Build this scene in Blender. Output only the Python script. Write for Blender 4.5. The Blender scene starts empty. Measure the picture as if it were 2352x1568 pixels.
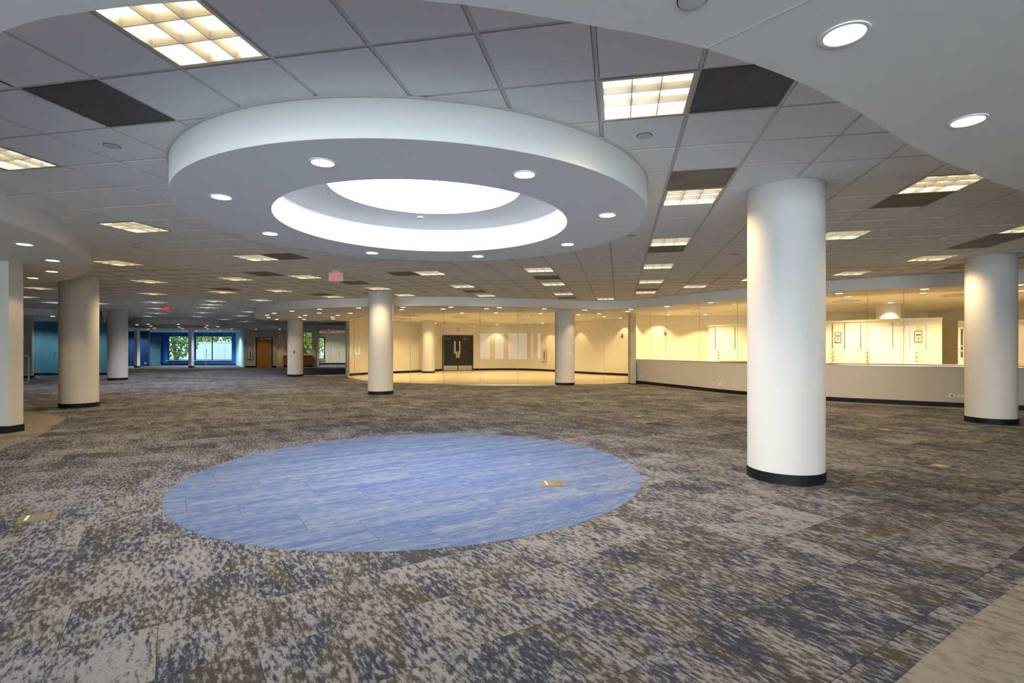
import bpy, math, random
from mathutils import Vector, Matrix, noise
random.seed(7)
SC = bpy.context.scene
COL = SC.collection

# ------------------------------------------------------------------ camera
FPX, CX, CY, CAMZ = 1195.4, 1186.2, 801.5, 1.336
cam = bpy.data.cameras.new('camera')
cam.sensor_width = 36.0
cam.lens = FPX / 2352 * 36.0
cam.shift_x = -(CX - 1176.0) / 2352
cam.shift_y = (CY - 784.0) / 2352
cam.clip_end = 400
cam_o = bpy.data.objects.new('camera', cam)
COL.objects.link(cam_o)
cam_o.location = (0, 0, CAMZ)
cam_o.rotation_euler = (math.pi / 2, 0, 0)
SC.camera = cam_o

# ------------------------------------------------------------------ world and exposure
SKY_STRENGTH = 3.4
W = bpy.data.worlds.new('sky'); SC.world = W; W.use_nodes = True
wn = W.node_tree.nodes; wl = W.node_tree.links
for n in list(wn): wn.remove(n)
wo = wn.new('ShaderNodeOutputWorld'); wb = wn.new('ShaderNodeBackground')
wtc = wn.new('ShaderNodeTexCoord'); wsx = wn.new('ShaderNodeSeparateXYZ'); wr = wn.new('ShaderNodeValToRGB')
wl.new(wtc.outputs['Generated'], wsx.inputs[0]); wl.new(wsx.outputs['Z'], wr.inputs[0])
wr.color_ramp.elements[0].position = 0.0; wr.color_ramp.elements[0].color = (0.80, 0.90, 1.0, 1)
wr.color_ramp.elements[1].position = 0.9; wr.color_ramp.elements[1].color = (0.55, 0.74, 1.0, 1)
wl.new(wr.outputs[0], wb.inputs[0]); wb.inputs[1].default_value = SKY_STRENGTH
wl.new(wb.outputs[0], wo.inputs[0])
VS = SC.view_settings
SC.display_settings.display_device = 'sRGB'
VS.view_transform = 'Standard'; VS.look = 'None'; VS.gamma = 1.0; VS.use_curve_mapping = False
VS.exposure = 0.15
SC.cycles.max_bounces = 6; SC.cycles.diffuse_bounces = 4; SC.cycles.glossy_bounces = 2
SC.cycles.transparent_max_bounces = 16; SC.cycles.transmission_bounces = 4
SC.cycles.caustics_reflective = False; SC.cycles.caustics_refractive = False
SC.cycles.sample_clamp_indirect = 6.0
SC.cycles.use_denoising = True
SC.cycles.use_adaptive_sampling = True; SC.cycles.adaptive_threshold = 0.1; SC.cycles.adaptive_min_samples = 16
TROFFER = 4.4      # radiance of the square fixtures' lamp panels
TROFFER_W = 130.0   # watts each square fixture throws down
SPOT = 45.0        # watts of one downlight
SKYLIGHT = 19.0     # radiance of the round skylight lens
WARM = (1.0, 0.73, 0.40)
WARM2 = (1.0, 0.73, 0.37)

def portal(name, loc, rot, sx, sy):
    l = bpy.data.lights.new(name, 'AREA'); l.shape = 'RECTANGLE'; l.size = sx; l.size_y = sy
    l.cycles.is_portal = True
    o = bpy.data.objects.new(name, l); COL.objects.link(o); o.location = loc; o.rotation_euler = rot
DAYLIGHT = 13.5     # radiance of the daylight in the five windows behind the camera
BACK_WINDOWS = [-9.4, -5.9, -2.4, 1.1, 4.6]
dl_ = bpy.data.lights.new('window_daylight', 'AREA'); dl_.shape = 'RECTANGLE'; dl_.size = 2.3; dl_.size_y = 2.3
dl_.energy = DAYLIGHT * 2.3 * 2.3 * math.pi; dl_.color = (0.76, 0.89, 1.0)
for x_ in BACK_WINDOWS:
    dlo = bpy.data.objects.new('window_daylight', dl_); COL.objects.link(dlo); dlo.location = (x_, -5.3, 1.575); dlo.rotation_euler = (math.pi / 2, 0, 0)
portal('window_portal', (-29.5, 43.65, 1.42), (math.pi / 2, 0, 0), 13, 2.05)

CEIL, SOF, LOB = 3.01, 2.727, 2.86

# ------------------------------------------------------------------ materials
def nt(name):
    m = bpy.data.materials.new(name); m.use_nodes = True
    return m, m.node_tree.nodes, m.node_tree.links
def pbr(name, col, rough=0.6, metal=0.0, spec=0.5, emit=None, es=0.0, grain=0.0, gscale=60.0, bump=0.0):
    m, n, l = nt(name); b = n['Principled BSDF']
    b.inputs['Base Color'].default_value = (*col, 1); b.inputs['Roughness'].default_value = rough
    b.inputs['Metallic'].default_value = metal; b.inputs['Specular IOR Level'].default_value = spec
    if emit:
        b.inputs['Emission Color'].default_value = (*emit, 1); b.inputs['Emission Strength'].default_value = es
    if grain or bump:
        tc = n.new('ShaderNodeTexCoord'); nz = n.new('ShaderNodeTexNoise')
        nz.inputs['Scale'].default_value = gscale; nz.inputs['Detail'].default_value = 4
        l.new(tc.outputs['Object'], nz.inputs['Vector'])
        if grain:
            mr = n.new('ShaderNodeMapRange'); mr.inputs[3].default_value = 1 - grain; mr.inputs[4].default_value = 1 + grain
            l.new(nz.outputs['Fac'], mr.inputs[0])
            mx = n.new('ShaderNodeVectorMath'); mx.operation = 'SCALE'; mx.inputs[0].default_value = col
            l.new(mr.outputs[0], mx.inputs['Scale']); l.new(mx.outputs[0], b.inputs['Base Color'])
        if bump:
            bp = n.new('ShaderNodeBump'); bp.inputs['Strength'].default_value = bump; bp.inputs['Distance'].default_value = 0.003
            l.new(nz.outputs['Fac'], bp.inputs['Height']); l.new(bp.outputs[0], b.inputs['Normal'])
    return m
def emis(name, col, s, sample=False):
    m, n, l = nt(name)
    if not sample: m.cycles.emission_sampling = 'NONE'
    for x in list(n): n.remove(x)
    o = n.new('ShaderNodeOutputMaterial'); e = n.new('ShaderNodeEmission')
    e.inputs[0].default_value = (*col, 1); e.inputs[1].default_value = s; l.new(e.outputs[0], o.inputs[0])
    return m
def glass(name, tint, refl=1.0, rough=0.0):
    m, n, l = nt(name)
    for x in list(n): n.remove(x)
    o = n.new('ShaderNodeOutputMaterial'); t = n.new('ShaderNodeBsdfTransparent'); g = n.new('ShaderNodeBsdfGlossy')
    f = n.new('ShaderNodeFresnel'); f.inputs[0].default_value = 1.33
    mu = n.new('ShaderNodeMath'); mu.operation = 'MULTIPLY'; mu.inputs[1].default_value = refl; mu.use_clamp = True
    mx = n.new('ShaderNodeMixShader')
    t.inputs[0].default_value = (*tint, 1); g.inputs[0].default_value = (1, 1, 1, 1); g.inputs[1].default_value = rough
    l.new(f.outputs[0], mu.inputs[0]); l.new(mu.outputs[0], mx.inputs[0])
    l.new(t.outputs[0], mx.inputs[1]); l.new(g.outputs[0], mx.inputs[2]); l.new(mx.outputs[0], o.inputs[0])
    return m

def carpet(name, light, dark1, dark2, thr, su, sv, soft, tile_var=0.1, hue_mix=True):
    """woven carpet tile: streaky two-tone pattern laid out per tile in the floor's own axes"""
    m, n, l = nt(name); b = n['Principled BSDF']; b.inputs['Roughness'].default_value = 0.95
    b.inputs['Specular IOR Level'].default_value = 0.12
    geo = n.new('ShaderNodeNewGeometry')
    def dot(v):
        d = n.new('ShaderNodeVectorMath'); d.operation = 'DOT_PRODUCT'; d.inputs[1].default_value = v
        l.new(geo.outputs['Position'], d.inputs[0]); return d.outputs['Value']
    def math_(op, a, b_=None, c=None):
        k = n.new('ShaderNodeMath'); k.operation = op
        for i, x in enumerate((a, b_, c)):
            if x is None: continue
            if isinstance(x, (int, float)): k.inputs[i].default_value = x
            else: l.new(x, k.inputs[i])
        return k.outputs[0]
    u, v = dot((UC[0], UC[1], 0)), dot((VC[0], VC[1], 0))
    iv = math_('FLOOR', math_('DIVIDE', math_('SUBTRACT', v, V0), TV))
    uu = math_('ADD', u, math_('MULTIPLY', iv, SHIFT))
    iu = math_('FLOOR', math_('DIVIDE', math_('SUBTRACT', uu, U0), TU))
    cmb = n.new('ShaderNodeCombineXYZ'); l.new(iu, cmb.inputs[0]); l.new(iv, cmb.inputs[1])
    wn_ = n.new('ShaderNodeTexWhiteNoise'); wn_.noise_dimensions = '2D'; l.new(cmb.outputs[0], wn_.inputs['Vector'])
    R = wn_.outputs['Value']
    def nz(a, bb, off, detail=4, rough=0.6):
        c = n.new('ShaderNodeCombineXYZ'); l.new(math_('MULTIPLY', u, a), c.inputs[0]); l.new(math_('MULTIPLY', v, bb), c.inputs[1])
        l.new(math_('ADD', math_('MULTIPLY', R, 37.0), off), c.inputs[2])
        t = n.new('ShaderNodeTexNoise'); t.inputs['Scale'].default_value = 1; t.inputs['Detail'].default_value = detail
        t.inputs['Roughness'].default_value = rough
        l.new(c.outputs[0], t.inputs['Vector']); return t.outputs['Fac']
    n1 = nz(su, sv, 0.0, 3, 0.7); n2 = nz(su * 0.10, sv * 0.14, 9.0, 0); n3 = nz(330, 240, 3.0, 0); n4 = nz(su * 0.12, sv * 0.16, 21.0, 0)
    big = math_('MULTIPLY', math_('SUBTRACT', n2, 0.5), 0.24)
    jit = math_('MULTIPLY', math_('SUBTRACT', n3, 0.5), 0.22)
    tv = math_('MULTIPLY', math_('SUBTRACT', R, 0.5), tile_var)
    f = math_('ADD', math_('ADD', math_('ADD', n1, big), jit), tv)
    mr = n.new('ShaderNodeMapRange'); mr.inputs[1].default_value = thr - soft; mr.inputs[2].default_value = thr + soft
    mr.interpolation_type = 'SMOOTHSTEP'; l.new(f, mr.inputs[0])
    dm = n.new('ShaderNodeMapRange'); dm.inputs[1].default_value = 0.44; dm.inputs[2].default_value = 0.56; l.new(n4, dm.inputs[0])
    mixd = n.new('ShaderNodeMix'); mixd.data_type = 'RGBA'; l.new(dm.outputs[0], mixd.inputs[0])
    mixd.inputs[6].default_value = (*dark1, 1); mixd.inputs[7].default_value = (*dark2, 1)
    mx = n.new('ShaderNodeMix'); mx.data_type = 'RGBA'; l.new(mr.outputs[0], mx.inputs[0])
    mx.inputs[6].default_value = (*light, 1); l.new(mixd.outputs[2], mx.inputs[7])
    gr = n.new('ShaderNodeMapRange'); gr.inputs[3].default_value = 0.72; gr.inputs[4].default_value = 1.28; l.new(n3, gr.inputs[0])
    sc = n.new('ShaderNodeVectorMath'); sc.operation = 'SCALE'; l.new(mx.outputs[2], sc.inputs[0]); l.new(gr.outputs[0], sc.inputs['Scale'])
    l.new(sc.outputs[0], b.inputs['Base Color'])
    return m
UC = (0.835, 0.550); VC = (-0.550, 0.835); TU, TV, U0, V0, SHIFT = 1.0, 0.5, 0.788, 0.046, 0.37

M = {}
M['carpet'] = carpet('carpet_grey_navy', (0.178, 0.179, 0.192), (0.027, 0.030, 0.049), (0.043, 0.040, 0.035), 0.478, 48, 14, 0.10, 0.10)
M['blue'] = carpet('carpet_blue', (0.18, 0.195, 0.245), (0.052, 0.09, 0.205), (0.066, 0.108, 0.215), 0.43, 8, 70, 0.16, 0.05)
M['border'] = carpet('carpet_taupe', (0.19, 0.175, 0.158), (0.095, 0.083, 0.073), (0.115, 0.10, 0.087), 0.56, 26, 11, 0.14, 0.05)
M['slab'] = pbr('concrete', (0.09, 0.088, 0.085), 0.9)
M['vinyl'] = pbr('beige_vinyl', (0.66, 0.56, 0.38), 0.28, grain=0.06, gscale=3)
M['tile'] = pbr('ceiling_tile', (0.88, 0.88, 0.88), 0.9, spec=0.1, grain=0.035, gscale=160)
M['grid'] = pbr('ceiling_grid', (0.62, 0.61, 0.60), 0.5)
M['plenum'] = pbr('plenum', (0.10, 0.09, 0.08), 0.9)
M['paint'] = pbr('white_paint', (0.82, 0.82, 0.81), 0.55, spec=0.3)
M['colp'] = pbr('column_paint', (0.68, 0.66, 0.63), 0.5, spec=0.3)
M['wallp'] = pbr('wall_paint', (0.55, 0.52, 0.47), 0.6, spec=0.3)
M['wallc'] = pbr('cream_wall_paint', (0.74, 0.70, 0.60), 0.6, spec=0.3)
M['blackb'] = pbr('black_rubber', (0.008, 0.009, 0.012), 0.5, spec=0.25)
M['dark'] = pbr('dark_gap', (0.05, 0.048, 0.045), 0.9)
M['bluep'] = pbr('blue_paint', (0.005, 0.16, 0.62), 0.5, grain=0.02)
M['navy'] = pbr('shaded_blue_paint', (0.01, 0.03, 0.09), 0.35)  # blue wall turned from the windows, its shade painted in as dark blue
M['teal'] = pbr('teal_paint', (0.09, 0.24, 0.31), 0.5)
M['cyan'] = pbr('pale_cyan', (0.50, 0.68, 0.72), 0.5)
M['alu'] = pbr('aluminium', (0.72, 0.72, 0.70), 0.35, metal=1.0)
M['steel'] = pbr('brushed_steel', (0.62, 0.60, 0.55), 0.3, metal=1.0)
M['louver'] = pbr('louver', (0.86, 0.84, 0.78), 0.3, metal=0.5)
M['wood'] = pbr('oak_veneer', (0.45, 0.20, 0.05), 0.42, grain=0.15, gscale=9)
M['wood2'] = pbr('oak_cabinet', (0.36, 0.13, 0.03), 0.42, grain=0.15, gscale=9)
M['darkdoor'] = pbr('dark_door', (0.022, 0.020, 0.018), 0.28)
M['white'] = pbr('white_plastic', (0.80, 0.78, 0.72), 0.4)
M['red'] = pbr('red_plastic', (0.45, 0.03, 0.02), 0.4)
M['redlit'] = emis('red_letters', (1.0, 0.06, 0.07), 1.0)
M['signw'] = pbr('sign_panel', (0.62, 0.62, 0.60), 0.3)
M['brass'] = pbr('dull_brass', (0.17, 0.14, 0.095), 0.5, metal=0.3)
M['vent'] = pbr('perforated_grey', (0.115, 0.112, 0.105), 0.7, grain=0.35, gscale=5)
M['vent2'] = pbr('stained_grille', (0.24, 0.21, 0.17), 0.7, grain=0.5, gscale=3)
M['glass'] = glass('clear_glass', (0.965, 0.985, 0.97), 0.5)
M['glassb'] = glass('blue_glass', (0.80, 0.95, 0.97))
M['edge'] = pbr('glass_edge', (0.42, 0.46, 0.38), 0.25)
M['bench'] = pbr('bench_wood', (0.50, 0.29, 0.11), 0.4, grain=0.1, gscale=8)
M['green'] = pbr('leaf_green', (0.16, 0.26, 0.07), 0.6, grain=0.4, gscale=0.8)
M['green2'] = pbr('leaf_yellow_green', (0.30, 0.34, 0.06), 0.6, grain=0.4, gscale=0.8)
M['bark'] = pbr('bark', (0.14, 0.11, 0.09), 0.9, grain=0.3, gscale=8)
M['grass'] = pbr('lawn', (0.14, 0.20, 0.07), 0.9, grain=0.3, gscale=1.5)
M['outw'] = pbr('outdoor_wall', (0.72, 0.76, 0.75), 0.8, grain=0.08, gscale=2)
M['lamp'] = emis('fluorescent_warm', (1.0, 0.80, 0.46), TROFFER)
M['lampc'] = emis('fluorescent_cool', (0.86, 0.95, 1.0), TROFFER)
M['lens'] = emis('downlight_lens', (1.0, 0.86, 0.66), 9.0)
M['sky'] = emis('skylight_lens', (0.90, 0.95, 1.0), SKYLIGHT, True)

# ------------------------------------------------------------------ mesh helpers
def mesh(name, vs, fs, mat, smooth=False):
    me = bpy.data.meshes.new(name); me.from_pydata(vs, [], fs); me.update()
    if mat: me.materials.append(M[mat] if isinstance(mat, str) else mat)
    if smooth: me.polygons.foreach_set('use_smooth', [True] * len(me.polygons))
    return me
def ob(name, me, parent=None, loc=(0, 0, 0), rz=0.0):
    o = bpy.data.objects.new(name, me); COL.objects.link(o); o.location = loc; o.rotation_euler = (0, 0, rz)
    if parent: o.parent = parent
    return o
def tag(o, label=None, cat=None, group=None, kind=None):
    if label: o['label'] = label
    if cat: o['category'] = cat
    if group: o['group'] = group
    if kind: o['kind'] = kind
    return o
def thing(name, label, cat, loc=(0, 0, 0), rz=0.0, group=None):
    return tag(ob(name, None, None, loc, rz), label, cat, group)
def copy_tree(o, parent=None):
    c = o.copy(); COL.objects.link(c); c.parent = parent
    for ch in o.children: copy_tree(ch, c)
    return c
class MB:
    """collects solids into one mesh"""
    def __init__(s): s.v = []; s.f = []
    def add(s, vs, fs):
        k = len(s.v); s.v += vs; s.f += [tuple(i + k for i in f) for f in fs]; return s
    def box(s, x0, x1, y0, y1, z0, z1):
        return s.add([(x0, y0, z0), (x1, y0, z0), (x1, y1, z0), (x0, y1, z0), (x0, y0, z1), (x1, y0, z1), (x1, y1, z1), (x0, y1, z1)],
                     [(0, 3, 2, 1), (4, 5, 6, 7), (0, 1, 5, 4), (1, 2, 6, 5), (2, 3, 7, 6), (3, 0, 4, 7)])
    def prism(s, poly, z0, z1):
        k = len(poly); a = sum(poly[i][0] * poly[(i + 1) % k][1] - poly[(i + 1) % k][0] * poly[i][1] for i in range(k))
        if a < 0: poly = poly[::-1]
        return s.add([(x, y, z0) for x, y in poly] + [(x, y, z1) for x, y in poly],
                     [tuple(range(k))[::-1], tuple(range(k, 2 * k))] + [(i, (i + 1) % k, k + (i + 1) % k, k + i) for i in range(k)])
    def cyl(s, x, y, r, z0, z1, n=48, r1=None):
        r1 = r if r1 is None else r1
        a = [2 * math.pi * i / n for i in range(n)]
        return s.add([(x + r * math.cos(t), y + r * math.sin(t), z0) for t in a] + [(x + r1 * math.cos(t), y + r1 * math.sin(t), z1) for t in a],
                     [tuple(range(n))[::-1], tuple(range(n, 2 * n))] + [(i, (i + 1) % n, n + (i + 1) % n, n + i) for i in range(n)])
    def ring(s, x, y, ri, ro, z0, z1, n=96):
        a = [2 * math.pi * i / n for i in range(n)]
        vs = []
        for r, z in ((ro, z0), (ro, z1), (ri, z1), (ri, z0)):
            vs += [(x + r * math.cos(t), y + r * math.sin(t), z) for t in a]
        fs = []
        for q in range(4):
            q2 = (q + 1) % 4
            for i in range(n):
                j = (i + 1) % n; fs.append((q * n + i, q * n + j, q2 * n + j, q2 * n + i))
        return s.add(vs, fs)
    def strip(s, line, t, z0, z1, side=0.5):
        """thick wall along a polyline"""
        L, R_ = offset(line, -t * side), offset(line, t * (1 - side)); k = len(line)
        vs = [(x, y, z0) for x, y in L] + [(x, y, z0) for x, y in R_] + [(x, y, z1) for x, y in L] + [(x, y, z1) for x, y in R_]
        fs = []
        for i in range(k - 1):
            fs += [(i, i + 1, k + i + 1, k + i), (2 * k + i, 3 * k + i, 3 * k + i + 1, 2 * k + i + 1),
                   (i, 2 * k + i, 2 * k + i + 1, i + 1), (k + i, k + i + 1, 3 * k + i + 1, 3 * k + i)]
        fs += [(0, k, 3 * k, 2 * k), (k - 1, 3 * k - 1, 4 * k - 1, 2 * k - 1)]
        return s.add(vs, fs)
    def tube(s, pts, rad, n=8):
        vs, fs = [], []; m = len(pts)
        for q, p in enumerate(pts):
            p = Vector(p); a = Vector(pts[max(q - 1, 0)]); b = Vector(pts[min(q + 1, m - 1)]); d = (b - a).normalized()
            u = d.orthogonal().normalized(); w = d.cross(u); r = rad[q] if isinstance(rad, (list, tuple)) else rad
            vs += [tuple(p + u * (r * math.cos(2 * math.pi * i / n)) + w * (r * math.sin(2 * math.pi * i / n))) for i in range(n)]
        for q in range(m - 1):
            fs += [(q * n + i, q * n + (i + 1) % n, (q + 1) * n + (i + 1) % n, (q + 1) * n + i) for i in range(n)]
        fs += [tuple(range(n))[::-1], tuple(range((m - 1) * n, m * n))]
        return s.add(vs, fs)
    def build(s, name, mat, parent=None, loc=(0, 0, 0), rz=0.0, smooth=False):
        o = ob(name, mesh(name, s.v, s.f, mat), parent, loc, rz)
        if smooth: shade(o.data)
        return o
def shade(me, ang=0.6):
    me.polygons.foreach_set('use_smooth', [True] * len(me.polygons))
    try: me.set_sharp_from_angle(angle=ang)
    except Exception: pass
def offset(line, d):
    out = []
    for i, (x, y) in enumerate(line):
        a = line[max(i - 1, 0)]; b = line[min(i + 1, len(line) - 1)]
        dx, dy = b[0] - a[0], b[1] - a[1]; q = math.hypot(dx, dy) or 1
        out.append((x - dy / q * d, y + dx / q * d))
    return out
def smooth_line(pts, k=6):
    """Catmull-Rom through the points"""
    P = [pts[0]] + list(pts) + [pts[-1]]; out = []
    for i in range(1, len(P) - 2):
        p0, p1, p2, p3 = P[i - 1], P[i], P[i + 1], P[i + 2]
        for j in range(k):
            t = j / k
            out.append(tuple(0.5 * (2 * p1[c] + (p2[c] - p0[c]) * t + (2 * p0[c] - 5 * p1[c] + 4 * p2[c] - p3[c]) * t * t +
                                    (3 * p1[c] - p0[c] - 3 * p2[c] + p3[c]) * t ** 3) for c in (0, 1)))
    return out + [tuple(pts[-1])]
def struct(name, mb, mat, smooth=False, label=None, parent=None):
    o = mb.build(name, mat, parent, smooth=smooth)
    if parent is None: o['kind'] = 'structure'
    if label: o['label'] = label
    return o
def along(line, s):
    """point and direction at arc length s"""
    for i in range(len(line) - 1):
        d = math.dist(line[i], line[i + 1])
        if s <= d or i == len(line) - 2:
            t = s / d
            return ((line[i][0] + (line[i + 1][0] - line[i][0]) * t, line[i][1] + (line[i + 1][1] - line[i][1]) * t),
                    math.atan2(line[i + 1][1] - line[i][1], line[i + 1][0] - line[i][0]))
        s -= d
def length(line): return sum(math.dist(line[i], line[i + 1]) for i in range(len(line) - 1))
def sub(line, s0, s1):
    out = [along(line, s0)[0]]; acc = 0
    for i in range(len(line) - 1):
        acc += math.dist(line[i], line[i + 1])
        if s0 + 1e-4 < acc < s1 - 1e-4: out.append(line[i + 1])
    return out + [along(line, s1)[0]]
def nearest_s(line, p):
    best, acc = (9e9, 0), 0
    for i in range(len(line) - 1):
        a, b = Vector(line[i]), Vector(line[i + 1]); d = b - a; t = max(0, min(1, (Vector(p) - a).dot(d) / d.length_squared))
        q = (a + d * t - Vector(p)).length
        if q < best[0]: best = (q, acc + t * d.length)
        acc += d.length
    return best[1]

# ------------------------------------------------------------------ extents and main lines of the plan
X0, X1, Y0, Y1 = -37.0, 17.0, -5.0, 46.0
DRUM = (-1.01, 5.83); DRUM2 = (-20.05, 30.9); R_OUT, R_IN = 2.4, 1.57
GLASS_LINE = smooth_line([(-8.3, 25.5), (-7.75, 24.0), (-7.1, 22.9), (-6.1, 21.35), (-4.85, 20.3), (-2.74, 19.45), (-1.36, 19.15), (0.06, 19.02), (1.42, 19.1), (2.2, 19.25), (3.3, 19.5), (4.5, 20.3)])
HALF_LINE = smooth_line([(4.62, 20.55), (4.85, 20.0), (5.3, 18.75), (5.95, 16.9), (6.71, 15.1), (8.0, 13.48), (9.12, 12.62), (10.23, 11.87), (11.3, 11.25), (12.6, 10.6), (17.0, 8.9)])
FASCIA = smooth_line([(-12.0, 25.2), (-11.75, 23.6), (-10.75, 21.3), (-9.42, 19.56), (-8.54, 18.75), (-7.75, 18.15), (-6.2, 17.42), (-4.87, 17.0), (-3.96, 16.8), (-2.6, 16.72), (-1.08, 16.9), (0.2, 17.2), (1.29, 17.6), (2.2, 18.0), (3.11, 18.1), (3.95, 17.65), (4.55, 16.85), (5.43, 15.65), (6.33, 14.4), (7.56, 12.85), (8.68, 12.0), (9.84, 11.4), (10.7, 10.95), (12.6, 9.9), (17.0, 8.0)])
INNER = smooth_line([(17.0, 9.8), (11.6, 12.0), (9.5, 13.3), (8.4, 14.2), (7.2, 15.6), (6.3, 17.3), (5.6, 19.6), (5.0, 21.2), (4.0, 20.6), (2.2, 19.95), (0.0, 19.6), (-2.5, 20.1), (-4.5, 21.0), (-6.2, 22.5), (-7.3, 24.3), (-8.0, 26.3), (-8.7, 27.6), (-10.9, 27.4)])

# ------------------------------------------------------------------ floor
floor = struct('floor', MB().box(X0, X1, Y0, Y1, -0.2, 0.0), 'slab')
def uv2xy(u, v): return (u * UC[0] + v * VC[0], u * UC[1] + v * VC[1])
def in_view(x, y, z=0.0, m=1.08):
    if y < 0.4: return False
    px = CX + FPX * x / y; py = CY - FPX * (z - CAMZ) / y
    return -2352 * (m - 1) < px < 2352 * m and -1568 * (m - 1) < py < 1568 * m
tiles = []
for iv in range(-60, 110):
    for iu in range(-60, 60):
        u0 = U0 + iu * TU - iv * SHIFT; v0 = V0 + iv * TV
        c = uv2xy(u0 + TU / 2, v0 + TV / 2)
        if X0 - 0.2 < c[0] < X1 + 0.2 and Y0 - 0.1 < c[1] < Y1: tiles.append((u0, v0, c))
tiles.sort(key=lambda t: (0 if (in_view(t[2][0], t[2][1]) and math.dist(t[2], DRUM) > 2.2) else 1, math.dist(t[2], (0, 0))))
ct = MB(); g = 0.0012
tp = [uv2xy(*p) for p in ((g, g), (TU - g, g), (TU - g, TV - g), (g, TV - g))]
tile_me = mesh('carpet_tile', *(lambda m: (m.v, m.f))(MB().prism(tp, 0.0, 0.006)), 'carpet')
rest = MB()
for k, (u0, v0, c) in enumerate(tiles):
    x, y = uv2xy(u0, v0)
    if k < 290: ob('carpet_tile', tile_me, floor, (x, y, 0))
    else:
        q = [(x + a, y + b, 0.006) for a, b in tp]; rest.add(q, [(0, 1, 2, 3)])
tag(rest.build('carpet_tiles_beyond', 'carpet', floor), kind='stuff')

# blue round inlay, cut from rows of tiles
def clip(poly, circ):
    out = list(poly)
    for i in range(len(circ)):
        a, b = circ[i], circ[(i + 1) % len(circ)]
        nx, ny = -(b[1] - a[1]), b[0] - a[0]; new = []
        for j in range(len(out)):
            p, q = out[j], out[(j + 1) % len(out)]
            dp = (p[0] - a[0]) * nx + (p[1] - a[1]) * ny; dq = (q[0] - a[0]) * nx + (q[1] - a[1]) * ny
            if dp >= 0: new.append(p)
            if (dp >= 0) != (dq >= 0):
                t = dp / (dp - dq); new.append((p[0] + (q[0] - p[0]) * t, p[1] + (q[1] - p[1]) * t))
        out = new
        if len(out) < 3: return []
    return out
BC = (-1.06, 5.80); BR = 2.39
circ = [(BC[0] + BR * math.cos(2 * math.pi * i / 96), BC[1] + BR * math.sin(2 * math.pi * i / 96)) for i in range(96)]
for iv in range(-2, 26):
    for iu in range(-4, 22):
        u0 = U0 + iu * TU - iv * SHIFT; v0 = V0 + iv * TV
        pl = clip([uv2xy(u0 + a, v0 + b) for a, b in ((g, g), (TU - g, g), (TU - g, TV - g), (g, TV - g))], circ)
        if len(pl) >= 3: MB().prism(pl, 0.002, 0.0078).build('blue_carpet_tile', 'blue', floor)
# pale borders that follow the dropped ceilings and glass walls
def border(pts): MB().prism(pts, 0.002, 0.0078).build('border_carpet', 'border', floor)
border([(1.2, 1.86), (1.523, 2.084), (2.105, 2.482), (2.975, 3.03), (3.9, 3.5), (5.2, 3.9), (8, 4.2), (16.9, 4.4), (16.9, 0.4), (1.2, 0.2)])
border(smooth_line([(-5.2, 4.6), (-6.0, 5.7), (-6.787, 6.84), (-7.222, 7.734), (-7.628, 8.472), (-8.1, 9.1), (-8.379, 9.592), (-8.75, 10.1), (-9.21, 10.4), (-10.18, 10.95), (-10.55, 11.4), (-11.5, 12.33), (-12.6, 12.9), (-16, 13.6)]) + [(-22, 12), (-22, 4.6)])
def band(line, w0, w1): return offset(line, w0) + offset(line, w1)[::-1]
border(band(HALF_LINE, -0.55, 0.05))
border(band(sub(GLASS_LINE, 2.2, length(GLASS_LINE)), -0.5, 0.0))
lobby_poly = [p for p in GLASS_LINE] + [(5.0, 20.8)] + offset(HALF_LINE, 0.0)[8:] + [(17, 36), (-8.3, 36)]
lf = struct('floor_lobby', MB().prism(lobby_poly, 0.001, 0.012), 'vinyl', label='beige vinyl floor behind the glass walls')
st = struct('floor_entry_strip', MB().prism([(-11.0, 25.55), (-8.3, 25.55), (-8.3, 27.6), (-11.0, 26.4)], 0.001, 0.012), 'vinyl')

# ------------------------------------------------------------------ ceiling
GT = -0.1943; GS = 0.6088; GO = (-0.8100, 2.8704)
GI = (math.cos(GT), math.sin(GT)); GJ = (-math.sin(GT), math.cos(GT))
def cell(i, j, z=0.0): return (GO[0] + GS * (i * GI[0] + j * GJ[0]), GO[1] + GS * (i * GI[1] + j * GJ[1]), z)
LIGHTS = [(-2, -1), (2, 1), (-7, 1), (3, 5), (7, 5), (-9, 5), (3, 9), (7, 9), (11, 9), (11, 13), (10, 16), (-9, 9), (-14, 9), (3, 13), (-1, 13), (-5, 13), (3, 17), (3, 21), (-1, 17), (-1, 21), (1, 24), (5, 19), (7, 17), (-5, 17), (-5, 21), (-9, 17), (-10, 13), (-13, 13), (-14, 17), (-13, 20), (-9, 20), (-18, 21), (-17, 13), (-21, 17), (-25, 21), (-29, 25), (-33, 29), (-37, 32), (-17, 17), (-21, 21), (-23, 23), (-25, 25), (-29, 29), (-33, 33), (-25, 29), (-29, 33), (-34, 37), (-24, 14), (-29, 17), (-31, 20), (-29, 21), (-35, 41)]
VENTS = [(-4, 0), (3, 1), (3, 4), (7, 6), (3, 10), (-8, 9), (-11, 12), (-6, 13), (11, 10), (11, 11), (-1, 15), (-1, 23), (-5, 19), (-9, 15), (-13, 19), (-16, 16), (13, 15), (3, 20)]
busy = set(LIGHTS) | set(VENTS)
sl = MB(); n = 64
def sq(t):
    c, s = math.cos(t), math.sin(t)
    kx = (X1 + 0.3 - DRUM[0]) if c > 0 else (X0 - 0.3 - DRUM[0]); ky = (Y1 + 0.3 - DRUM[1]) if s > 0 else (Y0 - 0.3 - DRUM[1])
    m = min(abs(kx / c) if abs(c) > 1e-6 else 9e9, abs(ky / s) if abs(s) > 1e-6 else 9e9); return (DRUM[0] + c * m, DRUM[1] + s * m)
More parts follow.
